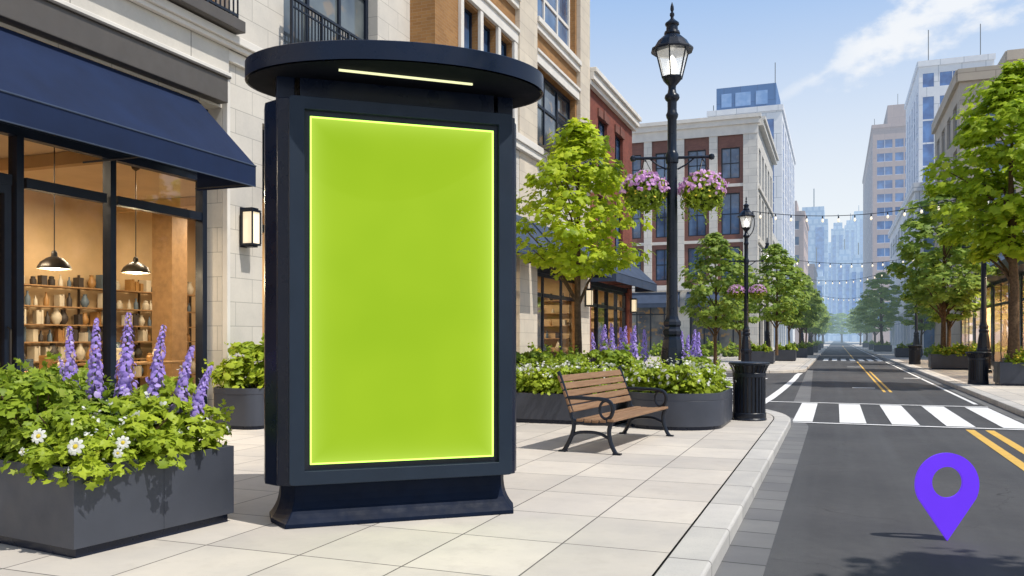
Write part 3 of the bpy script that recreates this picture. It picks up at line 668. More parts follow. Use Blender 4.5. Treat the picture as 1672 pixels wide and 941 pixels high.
# ================================================================== brown brick building (B)
B = thing('brick_building', 'brown brick building with pale stone piers and a balcony above the young tree', 'building')
FB = Fr((-9.3, 0), (0, 1), (1, 0)); B0, B1 = 18.9, 32.5
holes = [(19.4, 25.0, 0, 4.1), (25.7, 31.9, 0, 4.1)]
bay1 = [(20.45 + i * 1.32, 20.45 + i * 1.32 + 1.12) for i in range(3)]
for a, b in bay1: holes += [(a, b, 7.9, 10.55), (a, b, 12.15, 15.2)]
bay2 = [(26.45 + i * 1.52, 26.45 + i * 1.52 + 1.44) for i in range(3)]
for z0, z1 in ((7.85, 10.6), (12.1, 15.2)): holes += [(26.45, 30.95, z0, z1)]
mb = wall_grid(MB(), FB, B0, B1, 0, 18.5, holes, .4); shell(mb, FB, B0, B1, 18.5, 14); mb.build('wall', M['brown_brick'], B)
mb = MB()
for a, b in ((24.5, 26.15), (31.15, 32.48)): mb.fbox(FB, a, b, .003, .16, 0, 18.4)
mb.build('stone_pier', M['warm_stone'], B)
mb = MB(); mb.fbox(FB, 18.92, 32.48, .004, .14, 4.15, 7.3).build('stone_band', M['limestone'], B)
MB().fbox(FB, 18.92, 32.49, .163, .3, 7.3, 7.5).fbox(FB, 18.92, 32.49, .004, .36, 7.5, 7.72).build('cornice', M['trim_stone'], B, bevel=.012)
for a, b in ((20.3, 24.5), (26.2, 31.15)):
    MB().fbox(FB, a, b, .003, .22, 11.92, 12.1).fbox(FB, a, b, .003, .14, 11.7, 11.92).build('sill', M['trim_stone'], B, bevel=.012)
    MB().fbox(FB, a, b, .003, .12, 10.62, 10.95).fbox(FB, a, b, .003, .18, 10.95, 11.05).build('lintel', M['trim_stone'], B, bevel=.012)
    MB().fbox(FB, a, b, .003, .14, 15.3, 15.7).build('lintel', M['trim_stone'], B, bevel=.012)
for u0, u1 in [(20.26, 20.448)] + [(bay1[k][1] + .002, bay1[k + 1][0] - .002) for k in range(2)] + [(24.215, 24.49)]:
    MB().fbox(FB, u0, u1, .003, .10, 7.72, 10.62).build('window_mullion', M['trim_stone'], B, bevel=.01)
for a, b in bay1:
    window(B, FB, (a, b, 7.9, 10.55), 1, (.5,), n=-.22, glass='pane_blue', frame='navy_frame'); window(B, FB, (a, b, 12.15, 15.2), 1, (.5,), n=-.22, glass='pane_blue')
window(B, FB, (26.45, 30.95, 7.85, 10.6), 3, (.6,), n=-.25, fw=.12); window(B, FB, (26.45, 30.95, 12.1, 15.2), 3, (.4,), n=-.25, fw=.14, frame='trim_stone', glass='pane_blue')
MB().fbox(FB, 26.2, 31.1, .165, .85, 7.70, 7.84).build('balcony_slab', M['grey_metal'], B, bevel=.01)
railing(B, FB, 26.25, 31.05, 7.84, 1.1, .8)
storefront(B, FB, 19.4, 25.0, 0, 3.75, [20.8, 22.2, 23.6], 3.0, n=-.2, doors=(1, 2), th=.5); storefront(B, FB, 25.7, 31.9, 0, 3.75, [27.7, 29.8], 3.0, n=-.2, th=.5)
MB().fbox(FB, 19.4, 25.0, -.4, -.1, 3.75, 4.12).fbox(FB, 25.7, 31.9, -.4, -.1, 3.75, 4.12).build('lintel', M['navy_frame'], B)
awning(B, Fr((-9.15, 0), (0, 1), (1, 0)), 19.2, 25.2, 5.3, 4.2, 1.0, .32, M['awning_far']); awning(B, Fr((-9.15, 0), (0, 1), (1, 0)), 25.5, 32.1, 5.3, 4.2, 1.0, .32, M['awning_far'])
room(B, -9.72, -14.2, 19.0, 32.3, 4.05)
area('ceiling_light', (-12, 22, 4.0), 2.4, .25, 260); area('ceiling_light', (-12, 29, 4.0), 2.4, .25, 260)
shelf_unit(-13.9, 21, 10.5, 0, (.5, 1.0, 1.5, 2.0, 2.6), 'in the brown brick building', .75, dens=.6)
shelf_unit(-13.9, 32.08, 4.0, -PI / 2, (.5, 1.0, 1.5, 2.0, 2.5, 3.0), 'in the brown brick building', .8, 'tall wooden shelves on the far end wall of the brown brick shop', dens=.42)
MB().box(-13.2, -12.7, 24.4, 25.1, .015, 4.03).box(-13.6, -13.1, 29.2, 29.9, .015, 4.03).build('interior_column', M['dark_shop'], B)
MB().box(-12.4, -11.7, 25.6, 28.6, .015, 1.1).box(-12.45, -11.65, 25.55, 28.65, 1.1, 1.15).build('counter', M['dark_shop'], B)
pdb = pendant((-11.6, 23.0, 2.5), 1.5, 'bronze dome pendant lamp inside the brown brick building', 0, 'pendant lamps in the brown brick building')
for y_ in (24.6, 26.6, 28.4, 30.2): dup(pdb, (-11.6, y_, 2.5))

# ================================================================== red brick building (C)
Cc = thing('brick_building', 'three storey red brick building with a white cornice behind the young tree', 'building')
C0, C1 = 32.52, 40.6; FC = Fr((-9.3, 0), (0, 1), (1, 0))
holes = [(33.2, 40.0, 0, 3.9)] + [(a, a + 1.5, z, z + 2.3) for a in (34.3, 37.2) for z in (5.2, 8.5)]
mb = wall_grid(MB(), FC, C0, C1, 0, 12.2, holes, .3); shell(mb, FC, C0, C1, 12.2, 14); mb.build('wall', M['red_brick'], Cc)
MB().fbox(FC, C0 - .02, C1 + .12, .003, .2, 11.62, 11.82).fbox(FC, C0 - .02, C1 + .22, .003, .32, 11.82, 12.12).fbox(FC, C0 - .02, C1 + .3, -.2, .42, 12.12, 12.3).build('cornice', M['trim_stone'], Cc, bevel=.015)
for h in holes[1:]:
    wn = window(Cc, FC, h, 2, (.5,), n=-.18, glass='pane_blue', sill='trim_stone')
    MB().fbox(FC, h[0] - .12, h[1] + .12, .003, .07, h[3], h[3] + .32).fbox(FC, (h[0] + h[1]) / 2 - .14, (h[0] + h[1]) / 2 + .14, .074, .12, h[3] - .02, h[3] + .4).build('lintel', M['dull_brick'], wn)
storefront(Cc, FC, 33.2, 40.0, 0, 3.7, [34.9, 36.6, 38.3], 2.9, n=-.25); MB().fbox(FC, 33.2, 40.0, -.3, -.1, 3.7, 3.92).build('lintel', M['navy_frame'], Cc)
awning(Cc, FC, 33.0, 41.2, 5.15, 4.15, 1.1, .36, M['awning_far']); room(Cc, -9.62, -14, 32.8, 40.3, 3.85)
area('ceiling_light', (-11.6, 36.5, 3.8), 2.4, .25, 330); shelf_unit(-13.7, 33.2, 6.4, 0, (.5, 1.0, 1.5, 2.0, 2.6), 'in the red brick building', .5, dens=.9)
shelf_unit(-13.4, 40.08, 3.6, -PI / 2, (.5, 1.0, 1.5, 2.0, 2.5, 3.0), 'in the red brick building', .7, 'tall wooden shelves on the far end wall of the red brick shop', dens=.6)
dup(sc0, (-9.14, 31.8, 3.1), label='black wall lantern at the far end of the brown brick building'); dup(sc0, (-9.3, 40.3, 3.1), label='black wall lantern at the far corner of the red brick building')

# ================================================================== grey stone and brick block across the side street (D)
D = thing('office_block', 'four storey grey stone block with red brick panels across the side street', 'building')
DY, DX, DH = 72.6, -6.06, 20.0
FD = Fr((DX, DY), (-1, 0), (0, -1)); W = 26.0
bays = [(1.15 + i * 2.78, 1.15 + i * 2.78 + 2.1) for i in range(9)]
holes = []
for a, b in bays:
    m_ = (a + b) / 2
    holes += [(m_ - .76, m_ + .76, 14.9, 17.5), (m_ - .76, m_ + .76, 10.2, 13.7), (m_ - .76, m_ + .76, 6.5, 9.2)]
gh = [(.8, 5.6, .3, 5.0), (6.6, 11.4, .3, 5.0), (12.4, 17.2, .3, 5.0), (18.2, 23, .3, 5.0)]
mb = wall_grid(MB(), FD, 0.0, W, 5.9, DH, holes, .3); mb.build('brick_wall', M['dull_brick'], D)
mb = wall_grid(MB(), FD, 0.0, W, 0, 5.9, gh, .4)
mb.quad(FD(W, 0, 0), FD(W, 0, DH), FD(W, -18, DH), FD(W, -18, 0)); mb.quad(FD(0, 0, DH), FD(W, 0, DH), FD(W, -18, DH), FD(0, -18, DH))
FDs = Fr((DX, DY), (0, 1), (1, 0)); sh_ = []
for i in range(5):
    for z0, z1 in ((14.6, 17.6), (10.2, 13.7), (6.5, 9.2)): sh_.append((1.3 + i * 3.3, 1.3 + i * 3.3 + 1.9, z0, z1))
sg = [(1.0, 5.6, .3, 4.6), (6.6, 11.2, .3, 4.6), (12.2, 16.8, .3, 4.6)]
wall_grid(mb, FDs, 0.0, 18.0, 0, DH, sh_ + sg, .35); mb.build('stone_wall', M['pale_stone'], D)
mb = MB(); xs = [0.0] + [b for a, b in bays]; xe = [a for a, b in bays] + [W]
for a, b in zip(xs, xe): mb.fbox(FD, a, b, .003, .16, 5.9, 18.5)
mb.build('stone_pier', M['pale_stone'], D)
mb = MB(); mb.fbox(FD, -.05, W, .163, .24, 18.5, 19.3).fbox(FD, -.2, W, .004, .42, 19.3, 19.75).fbox(FD, -.3, W, .004, .58, 19.75, 20.05).fbox(FD, -.1, W, .163, .34, 5.6, 6.05)
for a, b in bays: mb.fbox(FD, a, b, .003, .1, 14.2, 14.45).fbox(FD, a, b, .003, .1, 9.55, 9.8)
mb.fbox(FDs, .6, 18, .004, .42, 19.3, 19.75).fbox(FDs, .6, 18.3, .004, .58, 19.75, 20.05).fbox(FDs, .4, 18, .004, .3, 5.6, 6.05).fbox(FDs, .4, 18, .004, .14, 14.0, 14.3).fbox(FDs, .4, 18, .004, .14, 9.5, 9.8)
mb.build('cornice', M['trim_stone'], D)
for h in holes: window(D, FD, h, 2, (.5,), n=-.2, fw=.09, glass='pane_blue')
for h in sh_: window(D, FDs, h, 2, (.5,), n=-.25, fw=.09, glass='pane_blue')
for h in gh: window(D, FD, h, 4, (.7,), n=-.3, fw=.13, glass='pane_painted_lit', name='shop_window')
for h in sg: window(D, FDs, h, 4, (.7,), n=-.3, fw=.13, glass='pane_painted_lit', name='shop_window')
for h in gh[:3]: awning(D, FD, h[0] - .2, h[1] + .2, 5.5, 4.5, 1.1, .35, M['awning_far'])
tag(MB().tube([(-22, 78, 20), (-22, 78, 23)], .05).tube([(-22, 78, 22.2), (-21.4, 78, 22.2)], .03).build('antenna', M['grey_metal']), 'thin roof antenna on the grey stone block', 'antenna')

# ================================================================== towers and far buildings
def tower(name, label, x, y, w_, dpt, h, side, wallm, front, street, glass='pane_tower', pent=None, masts=()):
    """x,y: the street corner nearest the camera; side -1 = stands left of the street (extends to -X)"""
    t = thing(name, label, 'building'); Ff = Fr((x, y), (side, 0), (0, -1)); Fs = Fr((x, y), (0, 1), (-side, 0))
    mb = wall_grid(MB(), Ff, 0, w_, 0, h, front, .3); wall_grid(mb, Fs, 0, dpt, 0, h, street, .3)
    mb.quad(Ff(0, 0, h), Ff(w_, 0, h), Ff(w_, -dpt, h), Ff(0, -dpt, h)); mb.quad(Ff(w_, 0, 0), Ff(w_, 0, h), Ff(w_, -dpt, h), Ff(w_, -dpt, 0))
    mb.build('wall', M[wallm], t)
    for FF, hs in ((Ff, front), (Fs, street)):
        for a, b, c, d in hs:
            fm = MB(); k = max(1, int((d - c) / 3.3)); cols = max(1, int((b - a) / 1.3))
            for i in range(1, k):
                z = c + (d - c) * i / k; fm.fbox(FF, a, b, -.2, -.08, z - .12, z + .12)
            for i in range(1, cols):
                u = a + (b - a) * i / cols; fm.fbox(FF, u - .05, u + .05, -.2, -.06, c, d)
            fm.fbox(FF, a, b, -.2, -.06, c, c + .1)
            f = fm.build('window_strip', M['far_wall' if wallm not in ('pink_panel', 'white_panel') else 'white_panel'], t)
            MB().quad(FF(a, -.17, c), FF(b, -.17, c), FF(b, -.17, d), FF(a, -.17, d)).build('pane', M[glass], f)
    pm = MB(); pm.fbox(Ff, -.15, w_ + .15, .003, .25, h - .35, h + .5); pm.fbox(Fs, -.0, dpt, .003, .25, h - .35, h + .5); pm.build('parapet', M[wallm], t)
    if pent:
        u0, u1, d0, d1, ph, pmat, wins = pent
        q = MB(); q.fbox(Ff, u0, u1, -d1, -d0, h, h + ph); pp = q.build('penthouse', M[pmat], t)
        for a, b, c, d in wins:
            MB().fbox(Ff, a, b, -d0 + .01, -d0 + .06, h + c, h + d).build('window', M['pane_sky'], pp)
    for (u, dd, mh) in masts: MB().tube([Ff(u, -dd, h), Ff(u, -dd, h + mh)], .06, 6).build('mast', M['grey_metal'], t)
    return t
tower('office_tower', 'white office tower with a blue steel rooftop storey beyond the stone block', -8.0, 140, 11.5, 45, 38.0, -1, 'white_panel',
      [(1.2, 3.0, 3, 36.4)] + [(4.4 + i * 2.4, 5.9 + i * 2.4, 3, 36.0) for i in range(3)], [(2 + i * 7.2, 6.3 + i * 7.2, 4, 36.5) for i in range(6)],
      pent=(.9, 10.2, .5, 12, 4.2, 'blue_panel', [(2.2, 4.0, 1, 3.2), (4.8, 7.2, 1, 3.2), (7.8, 9.4, 1, 3.2)]), masts=((1.2, 3, 8.2), (6, 4, 5.2), (11, 3, 2.2)))
tower('office_tower', 'tall white office tower with vertical blue glass bands right of the street', 11.9, 143.8, 10.2, 26, 43.6, 1, 'white_panel',
      [(.55, 2.1, 40, 42.2), (2.9, 6.4, 40, 42.2), (7.2, 9.3, 40, 42.2), (.55, 2.1, 3, 38.6), (2.9, 4.2, 3, 38.6), (4.7, 6.0, 3, 38.6), (7.2, 9.3, 3, 38.6)],
      [(2 + i * 4.6, 4.4 + i * 4.6, 3, 40) for i in range(5)], masts=((1.6, 3, 6.2), (8.8, 3, 6.2)))
rows = [(a, b, z, z + 2.1) for z in np.arange(5, 51, 3.35).tolist() for a, b in ((1.0, 4.5), (5.1, 7.0), (7.3, 9.3))]
tower('office_tower', 'pinkish office tower with rows of blue windows beside the white tower', 8.5, 228, 9.6, 80, 54.0, 1, 'pink_panel', rows,
      [(3 + i * 8, 8 + i * 8, 4, 50) for i in range(9)], pent=(3.4, 9.6, .5, 20, 5.2, 'pink_panel', []), masts=((3.0, 4, 3), (6, 5, 9), (.5, 2, 2.5)))
tower('apartment_block', 'beige apartment block with a flat roof behind the large right-hand tree', 8.0, 65.7, 12, 16, 19.6, 1, 'beige_panel',
      [(1.6, 3.4, z, z + 2.2) for z in (6, 9.4, 12.8, 16)] + [(5.2, 7.0, z, z + 2.2) for z in (6, 9.4, 12.8, 16)], [(1.5 + i * 3.6, 3.6 + i * 3.6, z, z + 2.2) for i in range(4) for z in (6, 9.4, 12.8, 16)], glass='pane_blue')
tower('apartment_block', 'tall beige block at the right edge behind the tree top', 14.0, 84, 14, 20, 26.0, 1, 'beige_panel', [(1.6 + i * 3, 3.4 + i * 3, z, z + 2.2) for i in range(4) for z in (15, 18.4, 21.6)], [], glass='pane_blue')
tower('low_office', 'low white office building with glazed ground floor below the pinkish tower', 7.6, 96, 9.5, 44, 17.0, 1, 'white_panel',
      [(.8 + i * 2.9, 3.0 + i * 2.9, z, z + 2.3) for i in range(3) for z in (6.2, 9.8, 13.2)] + [(.8 + i * 2.9, 3.2 + i * 2.9, .4, 4.6) for i in range(3)],
      [(1.5 + i * 5.2, 5.2 + i * 5.2, z, z + 2.3) for i in range(8) for z in (6.2, 9.8, 13.2)] + [(1.2 + i * 5.2, 5.6 + i * 5.2, .4, 4.6) for i in range(8)], glass='pane_blue')
tower('low_office', 'low grey building hidden behind the row of trees on the left', -7.2, 93, 14, 44, 13.5, -1, 'pale_stone', [(1, 3.2, 6, 8.2), (1, 3.2, 9.5, 11.7)],
      [(1.5 + i * 5.2, 5.2 + i * 5.2, z, z + 2.3) for i in range(8) for z in (6, 9.6)] + [(1.2 + i * 5.2, 5.6 + i * 5.2, .4, 4.4) for i in range(8)], glass='pane_blue')
tower('apartment_block', 'pinkish mid-rise block peeping past the blue-roofed tower', -6.6, 196, 9, 30, 29, -1, 'pink_panel', [(1, 3, z, z + 1.9) for z in (6, 10, 14, 18, 22, 25.5)], [(3 + i * 6, 7 + i * 6, z, z + 1.9) for i in range(4) for z in (10, 14, 18, 22, 25.5)], glass='pane_blue', pent=(1.5, 7, 1, 12, 3, 'pink_panel', []))
tower('apartment_block', 'low pinkish block in the haze at the left of the far street', -5.6, 240, 9, 40, 21, -1, 'pink_panel', [(1, 3, z, z + 1.9) for z in (6, 10, 14, 17)], [(3 + i * 6, 7 + i * 6, z, z + 1.9) for i in range(5) for z in (10, 14, 17)], glass='pane_blue')
def P2(u, d): # street-plan position of a picture column at a given depth, used once to lay out the far skyline
    r_ = (u - 836) / F_PX * d; return (r_ * math.cos(YAW) - d * math.sin(YAW), r_ * math.sin(YAW) + d * math.cos(YAW))
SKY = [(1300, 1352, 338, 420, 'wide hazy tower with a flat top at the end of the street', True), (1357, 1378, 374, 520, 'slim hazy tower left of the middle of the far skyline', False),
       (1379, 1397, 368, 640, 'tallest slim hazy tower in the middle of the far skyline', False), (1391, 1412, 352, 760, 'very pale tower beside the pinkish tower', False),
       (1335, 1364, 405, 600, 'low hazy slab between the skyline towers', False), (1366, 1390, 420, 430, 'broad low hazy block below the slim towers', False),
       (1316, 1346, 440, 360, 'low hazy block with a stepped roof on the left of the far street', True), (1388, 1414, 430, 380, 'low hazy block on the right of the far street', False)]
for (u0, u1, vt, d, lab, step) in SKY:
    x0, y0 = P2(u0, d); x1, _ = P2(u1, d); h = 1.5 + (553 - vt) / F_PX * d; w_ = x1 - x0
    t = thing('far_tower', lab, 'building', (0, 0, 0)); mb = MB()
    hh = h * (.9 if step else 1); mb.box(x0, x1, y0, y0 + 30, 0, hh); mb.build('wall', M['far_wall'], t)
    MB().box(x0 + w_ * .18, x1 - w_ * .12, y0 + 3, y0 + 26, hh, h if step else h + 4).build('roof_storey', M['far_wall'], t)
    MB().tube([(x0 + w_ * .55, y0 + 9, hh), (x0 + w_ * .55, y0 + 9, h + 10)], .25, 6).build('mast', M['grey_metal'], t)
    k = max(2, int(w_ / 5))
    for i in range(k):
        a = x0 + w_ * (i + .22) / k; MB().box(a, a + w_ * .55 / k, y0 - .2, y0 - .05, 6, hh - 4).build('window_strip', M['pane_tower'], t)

# ================================================================== RIGHT SIDE: row of lit shops
S = thing('shop_row', 'long single storey row of lit shops with a navy canopy on the right', 'building')
FR = Fr((8, 30), (0, 1), (-1, 0)); SH = 5.35
segs = [(1.0, 7.6), (8.4, 15.0), (15.8, 22.4), (23.2, 29.0), (29.8, 35.2)]
holes = [(a, b, 0, 4.5) for a, b in segs]
mb = wall_grid(MB(), FR, 0, 35.6, 0, SH, holes, .05); shell(mb, FR, 0, 35.6, SH, 12); mb.build('wall', M['navy_metal'], S)
MB().fbox(FR, -.1, 35.7, .003, .9, 4.55, 4.75).fbox(FR, -.1, 35.7, .003, .3, 4.75, 5.4).build('canopy', M['navy_frame'], S, bevel=.01)
for a, b in segs: storefront(S, FR, a, b, 0, 4.5, [a + (b - a) * .36, a + (b - a) * .68], 3.3, n=-.04, th=.25)
room(S, 8.08, 12.6, 30.2, 65.4, 4.6)
for y in (33, 39, 45, 51, 57, 63): area('ceiling_light', (10.2, y, 4.5), 2.2, .25, 900)
shelf_unit(12.3, 64, 32, PI, (.5, 1.0, 1.5, 2.0), 'in the right-hand shops', .45, dens=1.6)
for y in (44, 50, 56):
    MB().box(10.9, 11.4, y, y + .5, .02, 4.58).build('interior_column', M['dark_shop'], S)
pd0 = pendant((10.2, 46.5, 2.9), 1.65, 'bronze dome pendant lamp in the shops on the right', 0, 'pendant lamps in the shops on the right')
for y in (49, 52.5, 55.5, 59): dup(pd0, (10.2, y, 2.9))

# ================================================================== KIOSK
e_ang = math.atan2(.635, .7728)
kio = thing('advertising_kiosk', 'tall navy advertising kiosk with a glowing lime screen on the sidewalk', 'advertising kiosk', (-3.281, 6.121, 0), e_ang)
def kpoly(hw0, y0, hw1, y1, y2): return [(-hw0, y0), (hw0, y0), (hw1, y1), (hw1, y2 - (y1 - y0) * .6), (hw0, y2), (-hw0, y2), (-hw1, y2 - (y1 - y0) * .6), (-hw1, y1)]
def loft(levels):
    mb = MB(); n = 8; vs = []
    for z, p in levels: vs += [(x, y, z) for x, y in p]
    m = len(levels); fs = [(i * n + k, i * n + (k + 1) % n, (i + 1) * n + (k + 1) % n, (i + 1) * n + k) for i in range(m - 1) for k in range(n)] + [tuple(range(n))[::-1], tuple((m - 1) * n + k for k in range(n))]
    return mb.add(vs, fs)
lv = [(0, kpoly(.945, .04, 1.04, .34, .80)), (.035, kpoly(.945, .04, 1.04, .34, .80)), (.045, kpoly(.935, .05, 1.03, .345, .79))]
for z, t in ((.07, .018), (.10, .035), (.14, .052), (.19, .064), (.24, .07), (.36, .072)): lv.append((z, kpoly(.935 - t, .05 + t * 1.3, 1.03 - t, .345 + t * .3, .79 - t)))
loft(lv).build('plinth', M['plinth_paint'], kio, bevel=.006)
loft([(.325, kpoly(.90, .10, 1.00, .16, .72)), (3.42, kpoly(.90, .10, 1.00, .16, .72))]).build('casing', M['navy_metal'], kio, bevel=.008)
loft([(.31, kpoly(1.0, .24, 1.085, .38, .66)), (3.43, kpoly(1.0, .24, 1.085, .38, .66))]).build('side_housing', M['navy_metal'], kio, bevel=.008)
mb = MB(); mb.box(-.86, .86, .03, .10, .37, 3.38).build('recess', M['black_iron'], kio)
def ring(mb, ow, oz0, oz1, iw, iz0, iz1, y0, y1, r=.03):
    def rr(w0, z0, z1, r_):
        p = []
        for cx, cz, a0 in ((w0 - r_, z1 - r_, 0), (-w0 + r_, z1 - r_, 90), (-w0 + r_, z0 + r_, 180), (w0 - r_, z0 + r_, 270)):
            p += [(cx + r_ * math.cos(R(a0 + 22.5 * i)), cz + r_ * math.sin(R(a0 + 22.5 * i))) for i in range(5)]
        return p
    o, i = rr(ow, oz0, oz1, r), rr(iw, iz0, iz1, .004); n = len(o)
    vs = [(x, y0, z) for x, z in o] + [(x, y0, z) for x, z in i] + [(x, y1, z) for x, z in o] + [(x, y1, z) for x, z in i]; fs = []
    for k in range(n):
        l = (k + 1) % n; fs += [(k, l, n + l, n + k), (2 * n + k, 3 * n + k, 3 * n + l, 2 * n + l), (k, 2 * n + k, 2 * n + l, l), (n + k, n + l, 3 * n + l, 3 * n + k)]
    return mb.add(vs, fs)
ring(MB(), .918, .345, 3.405, .80, .455, 3.305, -.01, .075).build('screen_frame', M['bezel'], kio, bevel=.005)
scr = MB().quad((-.755, .024, .505), (.755, .024, .505), (.755, .024, 3.253), (-.755, .024, 3.253)).build('screen', M['screen'], kio)
mb = MB(); t = .0055
mb.box(-.757, -.757 + 2 * t, .010, .022, .503, 3.255).box(.757 - 2 * t, .757, .010, .022, .503, 3.255).box(-.757 + 2 * t, .757 - 2 * t, .010, .022, .503, .503 + 2 * t).box(-.757 + 2 * t, .757 - 2 * t, .010, .022, 3.255 - 2 * t, 3.255)
mb.build('led_strip', M['led'], kio)
MB().box(-.82, .82, .20, .62, 3.425, 3.62).build('neck', M['navy_metal'], kio, bevel=.006)
for x in (-.93, .93): MB().box(x - .07, x + .07, .22, .40, 3.43, 3.62).build('canopy_post', M['navy_metal'], kio, bevel=.006)
def ell(a, b, rot, n=96): return [(a * math.cos(2 * PI * k / n) * math.cos(rot) - b * math.sin(2 * PI * k / n) * math.sin(rot), .30 + a * math.cos(2 * PI * k / n) * math.sin(rot) + b * math.sin(2 * PI * k / n) * math.cos(rot)) for k in range(n)]
rot = R(-8); mb = MB(); n = 96; vs = []
for z, s_ in ((3.625, .985), (3.617, .99), (3.612, 1.0), (3.752, 1.0), (3.758, .992), (3.762, .95)): vs += [(x, y, z) for x, y in ell(1.25 * s_, .78 * s_, rot)]
fs = [(i * n + k, i * n + (k + 1) % n, (i + 1) * n + (k + 1) % n, (i + 1) * n + k) for i in range(5) for k in range(n)] + [tuple(range(n))[::-1], tuple(5 * n + k for k in range(n))]
can = mb.add(vs, fs).build('canopy', M['navy_metal'], kio, True)
MB().add([(x, y, 3.6085) for x, y in ell(1.225, .755, rot)], [tuple(range(96))]).build('soffit', M['soffit'], can)
MB().tube([(-.55, -.13, 3.596), (.54, -.10, 3.596)], .010, 8).build('light_tube', M['tube'], can)

# ================================================================== map pin standing on the road
pin = thing('map_pin', 'large violet map pin sign with a round hole standing on the road', 'map pin sign', (.837, 7.64, Zr), YAW)
def pin_outline(rc, zc, n=40):
    # teardrop: circle on top, straight flanks to the tip
    a = math.asin(rc / zc) ; out = [(0, 0)]
    s0 = -a * .78; s1 = PI + a * .78
    for i in range(n + 1):
        t = s0 + (s1 - s0) * i / n; out.append((rc * math.cos(t), zc + rc * math.sin(t)))
    return out
po = pin_outline(.257, .452); hole = [(.125 * math.cos(2 * PI * k / 40), .452 + .02 + .125 * math.sin(2 * PI * k / 40)) for k in range(40)]
bm = bmesh.new()
for y in (-.012, .012):
    e = []
    for loop in (po, hole):
        vs = [bm.verts.new((x, y, z)) for x, z in loop]; e += [bm.edges.new((vs[i], vs[(i + 1) % len(vs)])) for i in range(len(vs))]
    bmesh.ops.triangle_fill(bm, use_beauty=True, edges=e)
bm.verts.ensure_lookup_table(); n1, n2 = len(po), len(hole); half = n1 + n2
for s0, n in ((0, n1), (n1, n2)):
    for i in range(n):
        j = (i + 1) % n; bm.faces.new([bm.verts[s0 + i], bm.verts[s0 + j], bm.verts[half + s0 + j], bm.verts[half + s0 + i]])
bmesh.ops.recalc_face_normals(bm, faces=bm.faces)
me = bpy.data.meshes.new('pin_plate'); bm.to_mesh(me); bm.free(); me.materials.append(M['pin'])
po_ = bpy.data.objects.new('pin_plate', me); COL.objects.link(po_); po_.parent = pin

# ================================================================== planters
def box_planter(label, loc, sx, sy, h, rz=0.0, group=None, lip=.035):
    t = thing('planter', label, 'planter', loc, rz, group)
    mb = MB(); o = [(-sx / 2, -sy / 2), (sx / 2, -sy / 2), (sx / 2, sy / 2), (-sx / 2, sy / 2)]; i_ = [(x - math.copysign(lip, x), y - math.copysign(lip, y)) for x, y in o]
    vs = [(x, y, .07) for x, y in o] + [(x, y, h) for x, y in o] + [(x, y, h) for x, y in i_] + [(x, y, h - .1) for x, y in i_]
    fs = [(3, 2, 1, 0)]
    for b in (0, 4, 8): fs += [(b + k, b + (k + 1) % 4, b + 4 + (k + 1) % 4, b + 4 + k) for k in range(4)]
    mb.add(vs, fs)
    if sy > 1.2: mb.box(sx / 2 - .001, sx / 2 + .003, .02, .026, .075, h - .01)
    mb.build('box', M['planter_grey'], t, bevel=.006)
    MB().box(-sx / 2 + .035, sx / 2 - .035, -sy / 2 + .035, sy / 2 - .035, 0, .068).build('plinth', M['navy_metal'], t)
    MB().quad(*[(x, y, h - .06) for x, y in i_]).build('soil', M['soil'], t)
    return t
c8, s8 = math.cos(R(-8)), math.sin(R(-8))
def fp(x, y, z=0.0): return (-4.81 + x * c8 - y * s8, 4.27 + x * s8 + y * c8, z)      # front planter: from its near street corner
box_planter('large charcoal box planter with violet spikes and daisies in front of the shop', fp(-.98, .70), 1.96, 1.40, .62, R(-8))

